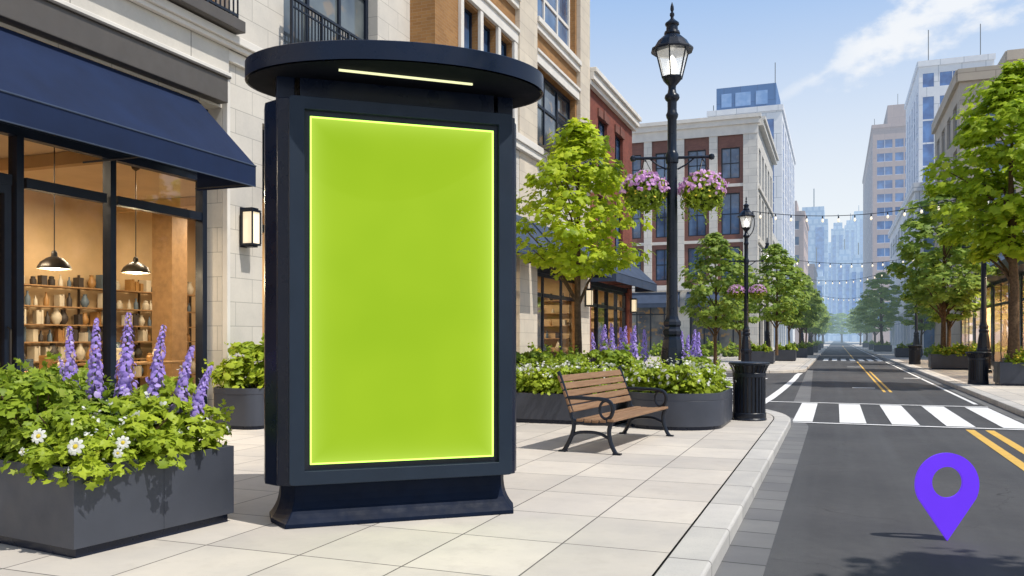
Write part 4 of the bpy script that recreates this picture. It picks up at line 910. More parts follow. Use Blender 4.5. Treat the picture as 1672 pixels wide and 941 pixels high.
def shrub_proto(label, r, h, n, size, mat, blossoms=0, bmat='white_petal', bsize=.02, shape='lobed', group=None, loc=(0, 0, 0), sprigs=6, lab_cat='shrub', name='shrub'):
    t = thing(name, label, lab_cat, loc, 0, group)
    st = MB()
    for k in range(7):
        a = rng.uniform(0, 2 * PI); q = rng.uniform(.3, .7) * r; st.tube([(0, 0, -.05), (q * .4 * math.cos(a), q * .4 * math.sin(a), h * .4), (q * math.cos(a), q * math.sin(a), h * .75)], [.012, .009, .005], 5)
    st.build('stems', M['bark'], t)
    # lumps of leaves over a dome
    nl = 11; lumps = []
    for i in range(nl):
        a = 2 * PI * i * .618; f = math.sqrt((i + .5) / nl); lumps.append((f * r * .78 * math.cos(a), f * r * .78 * math.sin(a), h * (.95 - .62 * f * f) * rng.uniform(.72, 1.0), r * rng.uniform(.28, .40)))
    C, Nn, Sz = [], [], []
    for i in range(n):
        lx, ly, lz, lr = lumps[rng.integers(nl)]; d = rng.normal(size=3); d /= np.linalg.norm(d); d[2] = abs(d[2]) * .9 - .25
        q = lr * rng.uniform(.55, 1.05); p = np.array((lx, ly, lz)) + d * q * np.array((1, 1, .8))
        if rng.uniform() < .36: p[2] *= rng.uniform(.15, .8); p[:2] *= rng.uniform(.85, 1.1)
        C.append(p)
        Nn.append(d * .7 + np.array((0, 0, .55)) + rng.normal(size=3) * .35); Sz.append(size * rng.uniform(.6, 1.25))
    for k in range(sprigs):    # stray shoots standing out of the outline
        lx, ly, lz, lr = lumps[rng.integers(nl)]; d = np.array((lx, ly, 0)) / (r + 1e-6) + np.array((0, 0, .7)) + rng.normal(size=3) * .3; d /= np.linalg.norm(d)
        for j in range(6):
            p = np.array((lx, ly, lz)) + d * lr * (.85 + .16 * j) + rng.normal(size=3) * size * .3; C.append(p); Nn.append(rng.normal(size=3) * .8 + np.array((0, 0, .4))); Sz.append(size * (.8 - .07 * j))
    leaf_mesh('foliage', C, Nn, Sz, mat, t, shape)
    if blossoms:
        C, Nn, Sz = [], [], []
        for i in range(blossoms):
            lx, ly, lz, lr = lumps[rng.integers(nl)]; d = rng.normal(size=3); d /= np.linalg.norm(d); d[2] = abs(d[2])
            c = np.array((lx, ly, lz)) + d * (lr * 1.08) * np.array((1, 1, .85))
            for j in range(3): C.append(c + rng.normal(size=3) * bsize * .7); Nn.append(d + rng.normal(size=3) * .4); Sz.append(bsize * rng.uniform(.6, 1.1))
        leaf_mesh('blossoms', C, Nn, Sz, M[bmat], t, 'petal')
    return t
GF = 'leafy shrubs in the large front planter'
sA = shrub_proto('bushy lobed-leaf shrub at the shop end of the front planter', .46, .80, 1150, .060, M['shrub'], group=GF, loc=fp(-1.45, .50, .54), sprigs=9)
sB = shrub_proto('lime green shrub dotted with white buds at the far right corner of the front planter', .46, .60, 1100, .054, M['shrub_lime'], 34, bsize=.016, group=GF, loc=fp(-.36, 1.06, .56), sprigs=8)
dup(sA, fp(-.98, .34, .52), 1.9, (1, 1, .92), 'bushy shrub at the near edge of the front planter below the violet spikes'); dup(sA, fp(-.50, .34, .52), 3.7, (.92, .92, .72), 'bushy shrub at the near corner of the front planter above the daisies')
dup(sA, fp(-1.72, 1.02, .54), 5.1, 1.0, 'tall bushy shrub at the far left of the front planter'); dup(sA, fp(-1.1, 1.0, .50), .6, (1, 1, .8), 'bushy shrub in the middle of the front planter between the spikes')
dup(sB, fp(-.28, .66, .52), 2.6, (1, 1, .85), 'lime green shrub hanging over the right rim of the front planter'); dup(sB, fp(-.22, .26, .48), 4.4, (.85, .85, .75), 'low lime shrub spilling over the near corner of the front planter')
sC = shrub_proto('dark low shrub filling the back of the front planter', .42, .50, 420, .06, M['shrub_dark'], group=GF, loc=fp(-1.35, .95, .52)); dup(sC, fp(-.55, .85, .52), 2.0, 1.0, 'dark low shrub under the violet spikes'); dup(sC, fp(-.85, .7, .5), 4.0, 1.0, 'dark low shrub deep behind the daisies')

def spike(label, loc, h, lean, r0=.07, seed=0, n=125, group='violet flower spikes in the front planter', ps=.024):
    t = thing('salvia', label, 'flower', loc, 0, group); lx, ly = lean
    pts = [(lx * (z * z) * h, ly * (z * z) * h, z * h) for z in np.linspace(0, 1, 7)]
    MB().tube(pts, [.007] * 5 + [.005, .003], 6).build('stem', M['stem'], t, True)
    C, Nn, Sz = [], [], []
    for i in range(n):
        f = .38 + .62 * (i + rng.uniform(0, 1)) / n; a = i * 2.4 + rng.normal() * .3; q = r0 * .98 * (1.12 - f) / .72 * rng.uniform(.45, 1.15) + .006
        c = np.array((lx * f * f * h + q * math.cos(a), ly * f * f * h + q * math.sin(a), f * h)); C.append(c); Nn.append((math.cos(a), math.sin(a), .35 + rng.normal() * .3)); Sz.append(ps * (1.25 - .7 * (f - .38) / .62) * rng.uniform(.75, 1.2))
    leaf_mesh('blossom', C, Nn, Sz, M['salvia'], t, 'petal', .35)
    C, Nn, Sz = [], [], []
    for i in range(14):
        f = rng.uniform(.12, .42); a = rng.uniform(0, 2 * PI); q = rng.uniform(.02, .07); C.append((q * math.cos(a), q * math.sin(a), f * h)); Nn.append((math.cos(a), math.sin(a), 1)); Sz.append(rng.uniform(.02, .035))
    leaf_mesh('leaves', C, Nn, Sz, M['shrub_dark'], t, 'oval'); return t
spike('leftmost violet flower spike in the front planter', fp(-1.33, .85, .62), .98, (-.03, .02)); spike('second violet flower spike from the left in the front planter', fp(-.98, .83, .62), 1.04, (.02, 0))
spike('tallest violet flower spike in the middle of the front planter', fp(-.62, .85, .60), 1.10, (.03, 0), .085); spike('violet flower spike right of the tallest one', fp(-.34, .88, .60), 1.0, (.10, .02), .076)
spike('short violet flower spike leaning right in the front planter', fp(-.22, 1.0, .60), .84, (.18, .03), .068); spike('shortest violet flower spike lowest at the right of the front planter', fp(-.16, 1.1, .58), .70, (.26, .03), .058)
spike('thin short violet spike behind the leftmost one', fp(-1.16, 1.0, .60), .78, (-.05, .02), .045, n=60); spike('thin violet spike between the tallest and its right neighbour', fp(-.48, 1.0, .60), .86, (.05, .02), .05, n=70)
spike('thin violet spike leaning left at the shop end', fp(-1.50, .95, .60), .74, (-.16, .02), .045, n=60); spike('small thin violet spike beside the leaning one', fp(-.30, 1.12, .60), .72, (.08, .02), .045, n=60)
spike('small violet flower spike half hidden between the two tallest', fp(-.80, .95, .58), .82, (.0, .03), .06)
def daisy(label, loc, s=1.0, tilt=(.3, -1, .35)):
    t = thing('daisy', label, 'flower', loc, 0, 'white daisies in the front planter')
    nn = Vector(tilt).normalized(); MB().tube([(-nn.x * .03, -nn.y * .2, -.16), (-nn.x * .02, -nn.y * .05, -.04), (0, 0, -.002)], .003, 5).build('stem', M['stem'], t)
    q = nn.to_track_quat('Z', 'Y'); mb = MB()
    for k in range(8):
        a = 2 * PI * k / 8; ring_ = []
        for rr_, ww, zz in ((.010, .004, .003), (.026, .012, .010), (.044, .012, .006), (.052, .004, 0)):
            for sgn in (-1, 1): ring_.append(q @ Vector((rr_ * math.cos(a) - sgn * ww * math.sin(a), rr_ * math.sin(a) + sgn * ww * math.cos(a), zz)) * s)
        mb.add(ring_, [(0, 1, 3, 2), (2, 3, 5, 4), (4, 5, 7, 6)])
    mb.build('petals', M['white_petal'], t); cm_ = MB()
    vs = [q @ Vector((r_ * math.cos(2 * PI * k / 10), r_ * math.sin(2 * PI * k / 10), z)) * s for r_, z in ((.014, .003), (.012, .011), (.005, .015)) for k in range(10)]
    cm_.add(vs, [(i * 10 + k, i * 10 + (k + 1) % 10, (i + 1) * 10 + (k + 1) % 10, (i + 1) * 10 + k) for i in range(2) for k in range(10)] + [tuple(20 + k for k in range(10))]).build('centre', M['yellow_petal'], t, True)
    return t
daisy('white daisy on the shop side of the front planter corner', fp(-.20, -.12, .84), 1.05); daisy('largest white daisy with its yellow centre facing out at the planter corner', fp(.05, -.02, .775), 1.15, (.35, -1, .25))
daisy('white daisy right of the planter corner', fp(.10, .30, .77), .95, (.8, -1, .2)); daisy('small white daisy just below the one right of the corner', fp(.10, .26, .70), .7, (.5, -1, .1))
daisy('small half open daisy low at the left of the front planter', fp(-.42, -.10, .72), .6, (-.2, -1, .1))

# planter by the stone pier
pp = thing('planter', 'rounded charcoal planter with a bright shrub by the stone pier', 'planter', (-9.32, 12.0, 0))
def rrect(sx, sy, r_, n=6):
    p = []
    for cx, cy_, a0 in ((sx / 2 - r_, sy / 2 - r_, 0), (-sx / 2 + r_, sy / 2 - r_, 90), (-sx / 2 + r_, -sy / 2 + r_, 180), (sx / 2 - r_, -sy / 2 + r_, 270)):
        p += [(cx + r_ * math.cos(R(a0 + 90 * i / n)), cy_ + r_ * math.sin(R(a0 + 90 * i / n))) for i in range(n + 1)]
    return p
def tub(t, outline, h, lip=.035, band=None):
    def sc(d):      # inset along the outline normal
        n = len(outline); o = []
        for i in range(n):
            a, b = Vector(outline[i - 1]), Vector(outline[(i + 1) % n]); tt = (b - a).normalized(); o.append((outline[i][0] - tt.y * d, outline[i][1] + tt.x * d))
        return o
    lv = [(.06, 0), (h - .10, 0), (h - .095, -.006), (h, -.006), (h, lip), (h - .1, lip)] if not band else [(.06, 0), (h - band - .006, 0), (h - band, .006), (h - band + .006, 0), (h, 0), (h, lip), (h - .1, lip)]
    n = len(outline); mb = MB(); vs = []
    for z, d in lv: vs += [(x, y, z) for x, y in sc(d)]
    mb.add(vs, [(i * n + k, i * n + (k + 1) % n, (i + 1) * n + (k + 1) % n, (i + 1) * n + k) for i in range(len(lv) - 1) for k in range(n)]); mb.build('tub', M['planter_grey'], t, True)
    MB().prism(sc(.03), 0, .062).build('plinth', M['navy_metal'], t); MB().add([(x, y, h - .06) for x, y in sc(lip)], [tuple(range(n))]).build('soil', M['soil'], t)
tub(pp, rrect(.95, 1.3, .22), .68)
shrub_proto('bright green shrub in the planter by the stone pier', .70, .80, 1500, .072, M['shrub_lime'], loc=(-9.3, 11.98, .62), shape='oval', sprigs=12)

# long planter with the rounded end behind the bench
lp = thing('planter', 'large rounded charcoal planter right of the bench holding the tall lamp post', 'planter', (-2.58, 15.1, 0))
tub(lp, rrect(1.66, 2.66, .76, 10), .60, .04, .12)
q1 = box_planter('long straight charcoal planter behind the bench holding the young tree', (-5.5, 15.35, 0), 4.0, 2.5, .53)

GW = 'white flowering shrubs in the planters behind the bench'
sw = shrub_proto('low shrub covered in white blossoms in the planters behind the bench', .54, .62, 820, .056, M['shrub_lime'], 48, bsize=.028, group=GW, loc=(-2.55, 14.5, .52), sprigs=10)
for i, (x, y, s_) in enumerate([(-3.02, 14.42, .92), (-3.85, 14.5, .92), (-4.4, 14.48, .95), (-5.0, 14.5, .9), (-5.6, 14.5, .9), (-6.2, 14.5, .9), (-2.2, 14.95, .9), (-2.22, 15.6, .85), (-6.9, 14.5, .9)]): dup(sw, (x, y, .50), i * 1.3, s_)
GG = 'tall green shrubs in the planters behind the bench'
sg_ = shrub_proto('tall green shrub in the planters behind the bench', .56, .95, 800, .078, M['shrub'], group=GG, loc=(-3.75, 15.3, .50), sprigs=9)
for i, (x, y, s_) in enumerate([(-2.35, 15.75, .85), (-4.1, 15.7, 1.0), (-4.75, 15.1, .85), (-5.4, 15.7, .95), (-6.1, 15.6, .95), (-6.8, 15.5, .9), (-3.1, 15.0, .6), (-4.9, 16.1, .9)]): dup(sg_, (x, y, .50), i * 2.1, s_)
GS = 'pale violet flower spikes around the lamp post'
sp0 = spike('thin violet flower spike among the shrubs around the lamp post', (-3.55, 15.6, .75), 1.0, (.03, 0), .085, n=90, group=GS, ps=.03)
for i, (x, y, s_) in enumerate([(-3.75, 15.7, 1.02), (-3.95, 15.5, .95), (-4.15, 15.8, 1.05), (-3.62, 15.85, .9), (-4.35, 15.7, .9), (-2.75, 16.0, .95), (-2.6, 15.9, .85), (-2.5, 16.05, .95), (-2.9, 16.1, .9), (-4.02, 15.9, 1.08), (-3.85, 15.95, 1.0), (-3.4, 15.9, .95), (-4.25, 15.95, .95), (-2.4, 15.85, .9), (-2.68, 15.75, .92)]): dup(sp0, (x, y, .72), i, s_)

# ================================================================== trees
PROF = [(0, .50), (.10, .84), (.26, 1.0), (.45, .95), (.62, .77), (.78, .54), (.90, .31), (1, .11)]
def prof(t):
    for (a, x), (b, y) in zip(PROF, PROF[1:]):
        if t <= b: return x + (y - x) * (t - a) / (b - a)
    return .05
def make_tree(label, loc, H, zb, Rr, ncl, nper, ls, tr, leafm, group, rz=0.0, clump=.25):
    t = thing('street_tree', label, 'tree', loc, rz, group)
    cl = []
    for i in range(ncl):
        f = (i + .5) / ncl; f = f ** 1.15; a = i * 2.39996 + rng.normal() * .25; pr = prof(f) * Rr; c = Rr * clump * (.65 + .5 * prof(f)) * rng.uniform(.65, 1.25)
        q = max(0, pr - c * .55) * math.sqrt(rng.uniform(.12, 1.0)); cl.append((q * math.cos(a), q * math.sin(a), zb + f * (H - zb - .15 * Rr) + rng.normal() * .06 * Rr, c))
    tk = MB(); zt = H * .86; wob = [(0, 0, -.05)] + [(rng.normal() * .015 * Rr, rng.normal() * .015 * Rr, z) for z in (zb * .35, zb * .7, zb, (zb + zt) / 2, zt)]
    tk.tube(wob, [tr * 1.35, tr * 1.02, tr * .9, tr * .8, tr * .45, tr * .12], 10)
    for k in range(13):
        cx, cy_, cz, _ = cl[min(ncl - 1, int((k + .3) / 13 * ncl * .85))]; zs = max(zb * .72, cz - rng.uniform(.55, 1.0) * math.hypot(cx, cy_) - .5)
        zs = min(zs, zt * .92); f = (zs) / zt; r_ = tr * max(.15, .62 - .5 * f)
        tk.tube([(0, 0, zs), (cx * .3, cy_ * .3, zs + (cz - zs) * .42), (cx * .68, cy_ * .68, zs + (cz - zs) * .78), (cx * .97, cy_ * .97, cz)], [r_, r_ * .75, r_ * .5, r_ * .18], 6)
    tk.build('trunk', M['bark'], t, True)
    C = np.zeros((ncl * nper, 3)); Nn = np.zeros_like(C); Sz = np.zeros(ncl * nper); j = 0
    for (cx, cy_, cz, c) in cl:
        d = rng.normal(size=(nper, 3)); d /= np.linalg.norm(d, axis=1, keepdims=True); q = (c * rng.uniform(.45, 1.08, nper))[:, None]
        out = np.array((cx, cy_, .25 * Rr)); out = out / (np.linalg.norm(out) + 1e-6)
        d[:, 2] = np.where(d[:, 2] < -.2, d[:, 2] * .5, d[:, 2]); C[j:j + nper] = np.array((cx, cy_, cz)) + d * q * np.array((1.08, 1.08, .68))
        Nn[j:j + nper] = d * .55 + out * .45 + np.array((0, 0, .6)) + rng.normal(size=(nper, 3)) * .38; Sz[j:j + nper] = ls * rng.uniform(.6, 1.2, nper); j += nper
    leaf_mesh('crown', C, Nn, Sz, leafm, t, 'lobed', .12)
    return t
GTL = 'young street trees along the left sidewalk'; GTR = 'street trees along the right sidewalk'
T1 = make_tree('young lime green street tree behind the bench beside the kiosk', (-4.78, 16.15, .5), 5.45, 2.3, 1.5, 74, 52, .098, .075, M['leaf'], GTL)
TB = make_tree('large street tree at the right edge above the planter', (5.28, 30.9, .5), 9.9, 3.8, 2.85, 80, 72, .19, .15, M['leaf_deep'], GTR, clump=.22)
TF = make_tree('street tree across the side street in front of the stone block', (-5.6, 42.8, 0), 7.0, 2.1, 1.85, 62, 42, .165, .085, M['leaf_far'], GTL)
TF2 = make_tree('slender street tree close to the stone block behind the row', (-6.2, 60, 0), 7.4, 2.3, 1.6, 52, 46, .16, .08, M['leaf_far'], GTL)
LT = [((-3.5, 55.6, .5), 1.03, 'street tree in the second planter past the side street'), ((-3.1, 63, .4), .95, 'street tree behind the second planter of the left row'), ((-2.8, 74, .4), .98, 'street tree by the third planter of the left row'),
      ((-2.7, 86, .4), 1.0, 'street tree by the fourth planter of the left row'), ((-2.6, 103, 0), 1.05, 'left row tree in light haze'), ((-2.6, 122, 0), 1.1, 'left row tree in deeper haze'), ((-2.6, 146, 0), 1.1, 'left row tree far down the street in blue haze'), ((-2.6, 180, 0), 1.2, 'farthest tree of the left row'),]
for i, (p, s_, lb) in enumerate(LT): dup(TF2 if i % 2 else TF, p, i * 1.7, s_, lb, GTL)
dup(TF, (4.9, 46.2, .5), .9, (1.42, 1.42, 1.28), 'second tree along the right sidewalk with a dark trunk', GTR); dup(TF, (6.4, 57.5, .3), 2.4, (1.3, 1.3, 1.12), 'third tree along the right sidewalk half hidden behind the second', GTR)
for i, (p, s_, lb) in enumerate([((4.9, 107, .4), (1.9, 1.9, 1.22), 'bright rounded tree standing clear at the end of the right row'), ((5.2, 132, 0), (1.9, 1.9, 1.2), 'hazy tree just past the bright rounded one'), ((5.0, 160, 0), (1.9, 1.9, 1.25), 'pale hazy tree far down the right row'), ((5.0, 200, 0), (2, 2, 1.3), 'farthest hazy tree of the right row'),
                         ((7.0, 82, 0), (1.2, 1.2, 1.05), 'small tree in front of the beige block'), ((2.0, 330, 0), (4, 4, 1.6), 'blue hazy trees closing the end of the street'), ((-3.5, 270, 0), (3, 3, 1.4), 'blue hazy tree at the far left end of the street')]): dup(TF if i % 2 else TF2, p, i * 2.2 + .5, s_, lb, GTR)
TB2 = dup(TB, (5.6, 4.7, .5), 1.1, .78, 'street tree beside the camera that shades the near road', GTR)

# ---- planters down the street
GPL = 'box planters along the left sidewalk past the side street'; GPR = 'box planters along the right sidewalk'
gshr = shrub_proto('round green shrub in a street planter', 0.48, .52, 300, .10, M['shrub'], 10, bmat='yellow_petal', bsize=.03, group='shrubs in the street planters', loc=(-4.75, 52.6, .62), sprigs=5)
q0 = box_planter('long box planter nearest the side street corner on the far left block', (-4.3, 52.6, 0), 1.75, 1.2, .74, 0, GPL)
def fill(x, y, z, k=2, w_=.8):
    for i in range(k): dup(gshr, (x + (i - (k - 1) / 2) * w_, y + random.uniform(-.1, .1), z), random.uniform(0, 6), random.uniform(.85, 1.05))
fill(-3.95, 52.5, .62, 1)
for (x, y, lb) in ((-3.2, 59.5, 'second box planter of the left row, below a tree'), (-2.8, 70, 'third box planter of the left row'), (-2.6, 81, 'fourth box planter of the left row'), (-2.5, 96, 'fifth box planter of the left row'), (-2.5, 115, 'sixth box planter of the left row'), (-2.5, 140, 'last hazy box planter of the left row')):
    dup(q0, (x, y, 0), 0, (.8, 1, 1), lb, GPL); fill(x, y, .62, 2, .55)
PR = [(5.95, 31.2, (1.25, 1, 1), 'large box planter under the big tree at the right edge'), (5.3, 46.2, (1.15, 1, 1), 'box planter under the second right-hand tree'), (5.35, 74, (1.1, 1, 1), 'box planter past the farther trash bin on the right'),
      (5.0, 106, (1.1, 1, 1), 'box planter under the bright rounded tree'), (5.0, 122, (1.1, 1, 1), 'hazy box planter past the rounded tree'), (5.0, 150, (1.1, 1, 1), 'farthest box planter of the right row'), (7.0, 37.5, (1, 1, 1), 'box planter close to the lit shops on the right'), (7.0, 55, (1, 1, 1), 'box planter against the lit shops farther on')]
for (x, y, s_, lb) in PR: dup(q0, (x, y, 0), 0, s_, lb, GPR); fill(x, y, .62, 2, .85)
yb = shrub_proto('shrub with orange-yellow blossoms in the big right-hand planter', .5, .55, 420, .075, M['shrub_lime'], 26, bmat='yellow_petal', bsize=.03, group='flowering shrubs in the right planters', loc=(5.5, 30.9, .62), sprigs=8)
dup(yb, (6.3, 30.85, .62), 2, 1.0, 'green shrub with yellow blossoms beside the tree trunk in the right planter'); dup(yb, (4.95, 45.95, .62), 1, .95, 'yellow flowered shrub left in the second right planter'); dup(yb, (5.7, 45.95, .62), 3, .95, 'yellow flowered shrub right in the second right planter')
bushL = 'low round bushes in front of the stone block'
b0 = dup(gshr, (-8, 70.5, 0), 1, 2.0, 'low round bush at the foot of the grey stone block', bushL)
for i in range(9): dup(gshr, (-9.8 - i * 1.9, 70.4, 0), i, random.uniform(1.6, 2.2), 'low round bush at the foot of the grey stone block', bushL)
for i in range(5): dup(gshr, (7.2, 62 + i * 3.0, 0), i, 1.6, 'low bush at the foot of the shops on the right', 'low bushes by the shops on the right')
dup(q0, (-8.7, 24.6, 0), 0, (.7, 1, .9), 'small box planter against the brown brick shopfront', None); dup(gshr, (-8.7, 24.5, .5), 0, 1.2, 'shrub in the small planter against the brown brick shopfront', 'shrubs by the shopfronts')
dup(q0, (5.8, 4.8, 0), 0, (1.2, 1, 1), 'box planter under the tree beside the camera', GPR)

# ================================================================== street lamps
def lamp(label, loc, group):
    t = thing('street_lamp', label, 'street lamp', loc, 0, group)
    MB().lathe([(.30, 0), (.30, .12), (.27, .15), (.25, .22), (.245, .75), (.265, .8), (.265, .9), (.24, .96), (.225, 1.1), (.20, 1.35), (.175, 1.5), (.155, 1.56), (.18, 1.6), (.185, 1.66), (.16, 1.7), (.152, 1.74), (.175, 1.78), (.17, 1.84), (.135, 1.88), (.115, 1.95)], n=8, a0=R(22.5)).build('pedestal', M['lamp_iron'], t, bevel=.006)
    MB().lathe([(.115, 1.93), (.104, 2.0), (.100, 3.2), (.094, 4.82), (.115, 4.84), (.12, 4.88), (.12, 5.0), (.10, 5.04), (.085, 5.08), (.085, 5.66), (.105, 5.7), (.115, 5.75), (.09, 5.8), (.085, 5.86), (.088, 6.0), (.12, 6.03), (.14, 6.07), (.13, 6.12), (.085, 6.16), (.07, 6.24), (.075, 6.3), (.13, 6.36), (.17, 6.41), (.18, 6.44)], n=20).build('pole', M['lamp_iron'], t, True)
    ca = MB(); ca.tube([(-.72, 0, 4.94), (.72, 0, 4.94)], .028, 10)
    for x in (-.72, .72): ca.lathe([(.002, -.06), (.045, -.045), (.06, 0), (.045, .045), (.002, .06)], (x, 0, 4.94), 12)
    ca.tube([(-.1, 0, 4.72), (-.25, 0, 4.8), (-.4, 0, 4.92)], .016, 8).tube([(.1, 0, 4.72), (.25, 0, 4.8), (.4, 0, 4.92)], .016, 8)
    ca.build('crossarm', M['lamp_iron'], t, True)
    f = MB(); n = 6
    for k in range(n):
        a = 2 * PI * k / n + .3; f.tube([(.185 * math.cos(a), .185 * math.sin(a), 6.43), (.315 * math.cos(a), .315 * math.sin(a), 6.94)], .014, 6)
    f.lathe([(.17, 6.42), (.205, 6.44), (.205, 6.465), (.17, 6.47)], n=6, a0=.3); f.build('lantern_frame', M['lamp_iron'], t)
    MB().lathe([(.18, 6.44), (.305, 6.94)], n=6, caps=False, a0=.3).build('lantern_glass', M['lamp_glass'], t)
    rf = MB().lathe([(.30, 6.93), (.385, 6.94), (.395, 6.97), (.385, 7.0), (.34, 7.02), (.27, 7.14), (.16, 7.24), (.13, 7.26)], n=12, a0=.3).build('lantern_roof', M['lamp_iron'], t)
    MB().lathe([(.13, 7.25), (.15, 7.28), (.14, 7.32), (.11, 7.34), (.105, 7.42), (.13, 7.45), (.13, 7.48), (.06, 7.54), (.03, 7.57), (.028, 7.6), (.045, 7.63), (.04, 7.67), (.018, 7.69), (.035, 7.74), (.03, 7.8), (.004, 7.88)], n=14).build('finial', M['lamp_iron'], rf, True)
    MB().lathe([(.02, 6.47), (.05, 6.5), (.085, 6.62), (.08, 6.74), (.04, 6.84), (.005, 6.88)], n=14).build('bulb', M['lantern_bulb'], t, True)
    return t
GL1 = 'black street lamps with lanterns'
l1 = lamp('tall black street lamp with hanging flower baskets standing in the rounded planter', (-2.85, 15.75, 0), GL1)
l1.rotation_euler = (0, 0, R(14)); l1.scale = (1, 1, .985)
dup(l1, (-4.0, 41.6, 0), R(10), 1.05, 'second black street lamp, behind the trash can past the side street'); dup(l1, (-4.2, 57.5, 0), 0, 1.03, 'third black street lamp beside the grey block corner')
dup(l1, (-3.0, 84, 0), 0, 1.03, 'slim distant street lamp over the left tree row'); dup(l1, (-2.9, 106, 0), 0, 1.0, 'hazy distant street lamp on the left')
dup(l1, (6.05, 42, 0), 0, 1.12, 'street lamp in front of the lit shops, its top hidden in the large tree'); dup(l1, (5.3, 66, 0), 0, 1.03, 'street lamp behind the second right-hand tree'); dup(l1, (5.2, 112, 0), 0, 1.0, 'hazy street lamp beside the bright rounded tree')

def basket(label, loc, group):
    t = thing('flower_basket', label, 'hanging basket', loc, 0, group)      # loc: where it hangs from
    hw = MB()
    for k in range(3):
        a = 2 * PI * k / 3 + .4; hw.tube([(0, 0, 0), (.26 * math.cos(a), .26 * math.sin(a), -.52)], .007, 5)
    hw.lathe([(.012, -.06), (.03, -.04), (.012, .0)], n=8); hw.build('hanger', M['black_iron'], t)
    MB().lathe([(.05, -.86), (.2, -.80), (.30, -.66), (.33, -.52)], n=20).build('bowl', M['shrub_dark'], t, True)
    C, Nn, Sz = [], [], []
    for i in range(860):
        d = rng.normal(size=3); d /= np.linalg.norm(d); q = rng.uniform(.75, 1.05); C.append((d[0] * .39 * q, d[1] * .39 * q, -.62 + d[2] * .36 * q)); Nn.append(d + rng.normal(size=3) * .5); Sz.append(.05 * rng.uniform(.6, 1.2))
    for i in range(34):
        a = rng.uniform(0, 2 * PI); q = rng.uniform(.2, .42); ln = rng.uniform(.1, .5)
        for j in range(int(ln / .035)): C.append((q * math.cos(a) + rng.normal() * .015, q * math.sin(a) + rng.normal() * .015, -.75 - j * .035)); Nn.append(rng.normal(size=3)); Sz.append(.026)
    leaf_mesh('foliage', C, Nn, Sz, M['shrub'], t, 'oval')
    C, Nn, Sz = [], [], []
    for i in range(150):
        d = rng.normal(size=3); d /= np.linalg.norm(d); d[2] = abs(d[2]) * 1.0 - .12; q = rng.uniform(1.0, 1.1); p = np.array((d[0] * .42 * q, d[1] * .42 * q, -.60 + d[2] * .38 * q))
        for j in range(4): C.append(p + rng.normal(size=3) * .018); Nn.append(d + rng.normal(size=3) * .4); Sz.append(.032 * rng.uniform(.7, 1.2))
    leaf_mesh('blossoms', C, Nn, Sz, M['petunia'], t, 'petal')
    C = [(.4 * math.cos(a), .4 * math.sin(a), -.60 + b) for a, b in zip(rng.uniform(0, 6.28, 30), rng.uniform(-.2, .06, 30))]; leaf_mesh('yellow_blossoms', C, [(c[0], c[1], .3) for c in C], [.026] * 30, M['yellow_petal'], t, 'petal')
    return t
GB = 'flower baskets hanging from the tall lamp'
ca_, sa_ = math.cos(R(14)), math.sin(R(14))
bk = basket('pink and violet flower basket hanging left of the tall lamp post', (-2.85 - .50 * ca_, 15.75 - .52 * sa_, 4.86), GB);  dup(bk, (-2.85 + .56 * ca_, 15.75 + .50 * sa_, 4.84), 2.0, 1.0, 'pink and violet flower basket hanging right of the tall lamp post')
GB2 = 'small flower baskets on the second lamp'
dup(bk, (-4.45, 41.6, 4.3), 1.0, .95, 'small flower basket hanging left of the second lamp post', GB2); dup(bk, (-3.5, 41.7, 4.3), 3.0, .95, 'small flower basket hanging right of the second lamp post', GB2)

# ================================================================== bench
bench = thing('park_bench', 'wooden slat bench with black iron arms facing the street', 'bench', (-2.87, 11.83, 0), R(83.8))
HL = 1.2; mb = MB()
for i in range(5):
    y0 = -.335 + i * .108; z = .455 - .018 * math.sin(PI * i / 4) * .8 - .003 * i; mb.box(-HL, HL, y0, y0 + .092, z - .035, z)
mb.build('seat', M['wood'], bench, bevel=.008)
mb = MB()
for i in range(5):
    f0 = i / 5 + .02; y0, z0 = .245 + .17 * f0 + .02 * f0 * f0, .52 + .50 * f0; f1 = f0 + .165; y1, z1 = .245 + .17 * f1 + .02 * f1 * f1, .52 + .50 * f1
    mb.add([(x, y + dy, z + dz) for x in (-HL, HL) for (y, z, dy, dz) in ((y0, z0, 0, 0), (y1, z1, 0, 0), (y1, z1, .034, -.012), (y0, z0, .034, -.012))],
           [(0, 1, 2, 3), (7, 6, 5, 4), (0, 4, 5, 1), (1, 5, 6, 2), (2, 6, 7, 3), (3, 7, 4, 0)])
mb.build('backrest', M['wood'], bench, bevel=.008)
def bars(path, w_, name, x):
    # flat iron bar: tube squashed to a rectangular section
    mb = MB(); mb.tube([(x, y, z) for y, z in path], w_, 8); return mb.build(name, M['black_iron'], bench, True)
def smooth_path(p, k=5):
    out = []
    for i in range(len(p) - 1):
        a, b, c, d = [np.array(p[max(0, min(len(p) - 1, j))], float) for j in (i - 1, i, i + 1, i + 2)]
        for s_ in range(k):
            t = s_ / k; out.append(tuple(.5 * ((2 * b) + (-a + c) * t + (2 * a - 5 * b + 4 * c - d) * t * t + (-a + 3 * b - 3 * c + d) * t ** 3)))
    return out + [tuple(p[-1])]
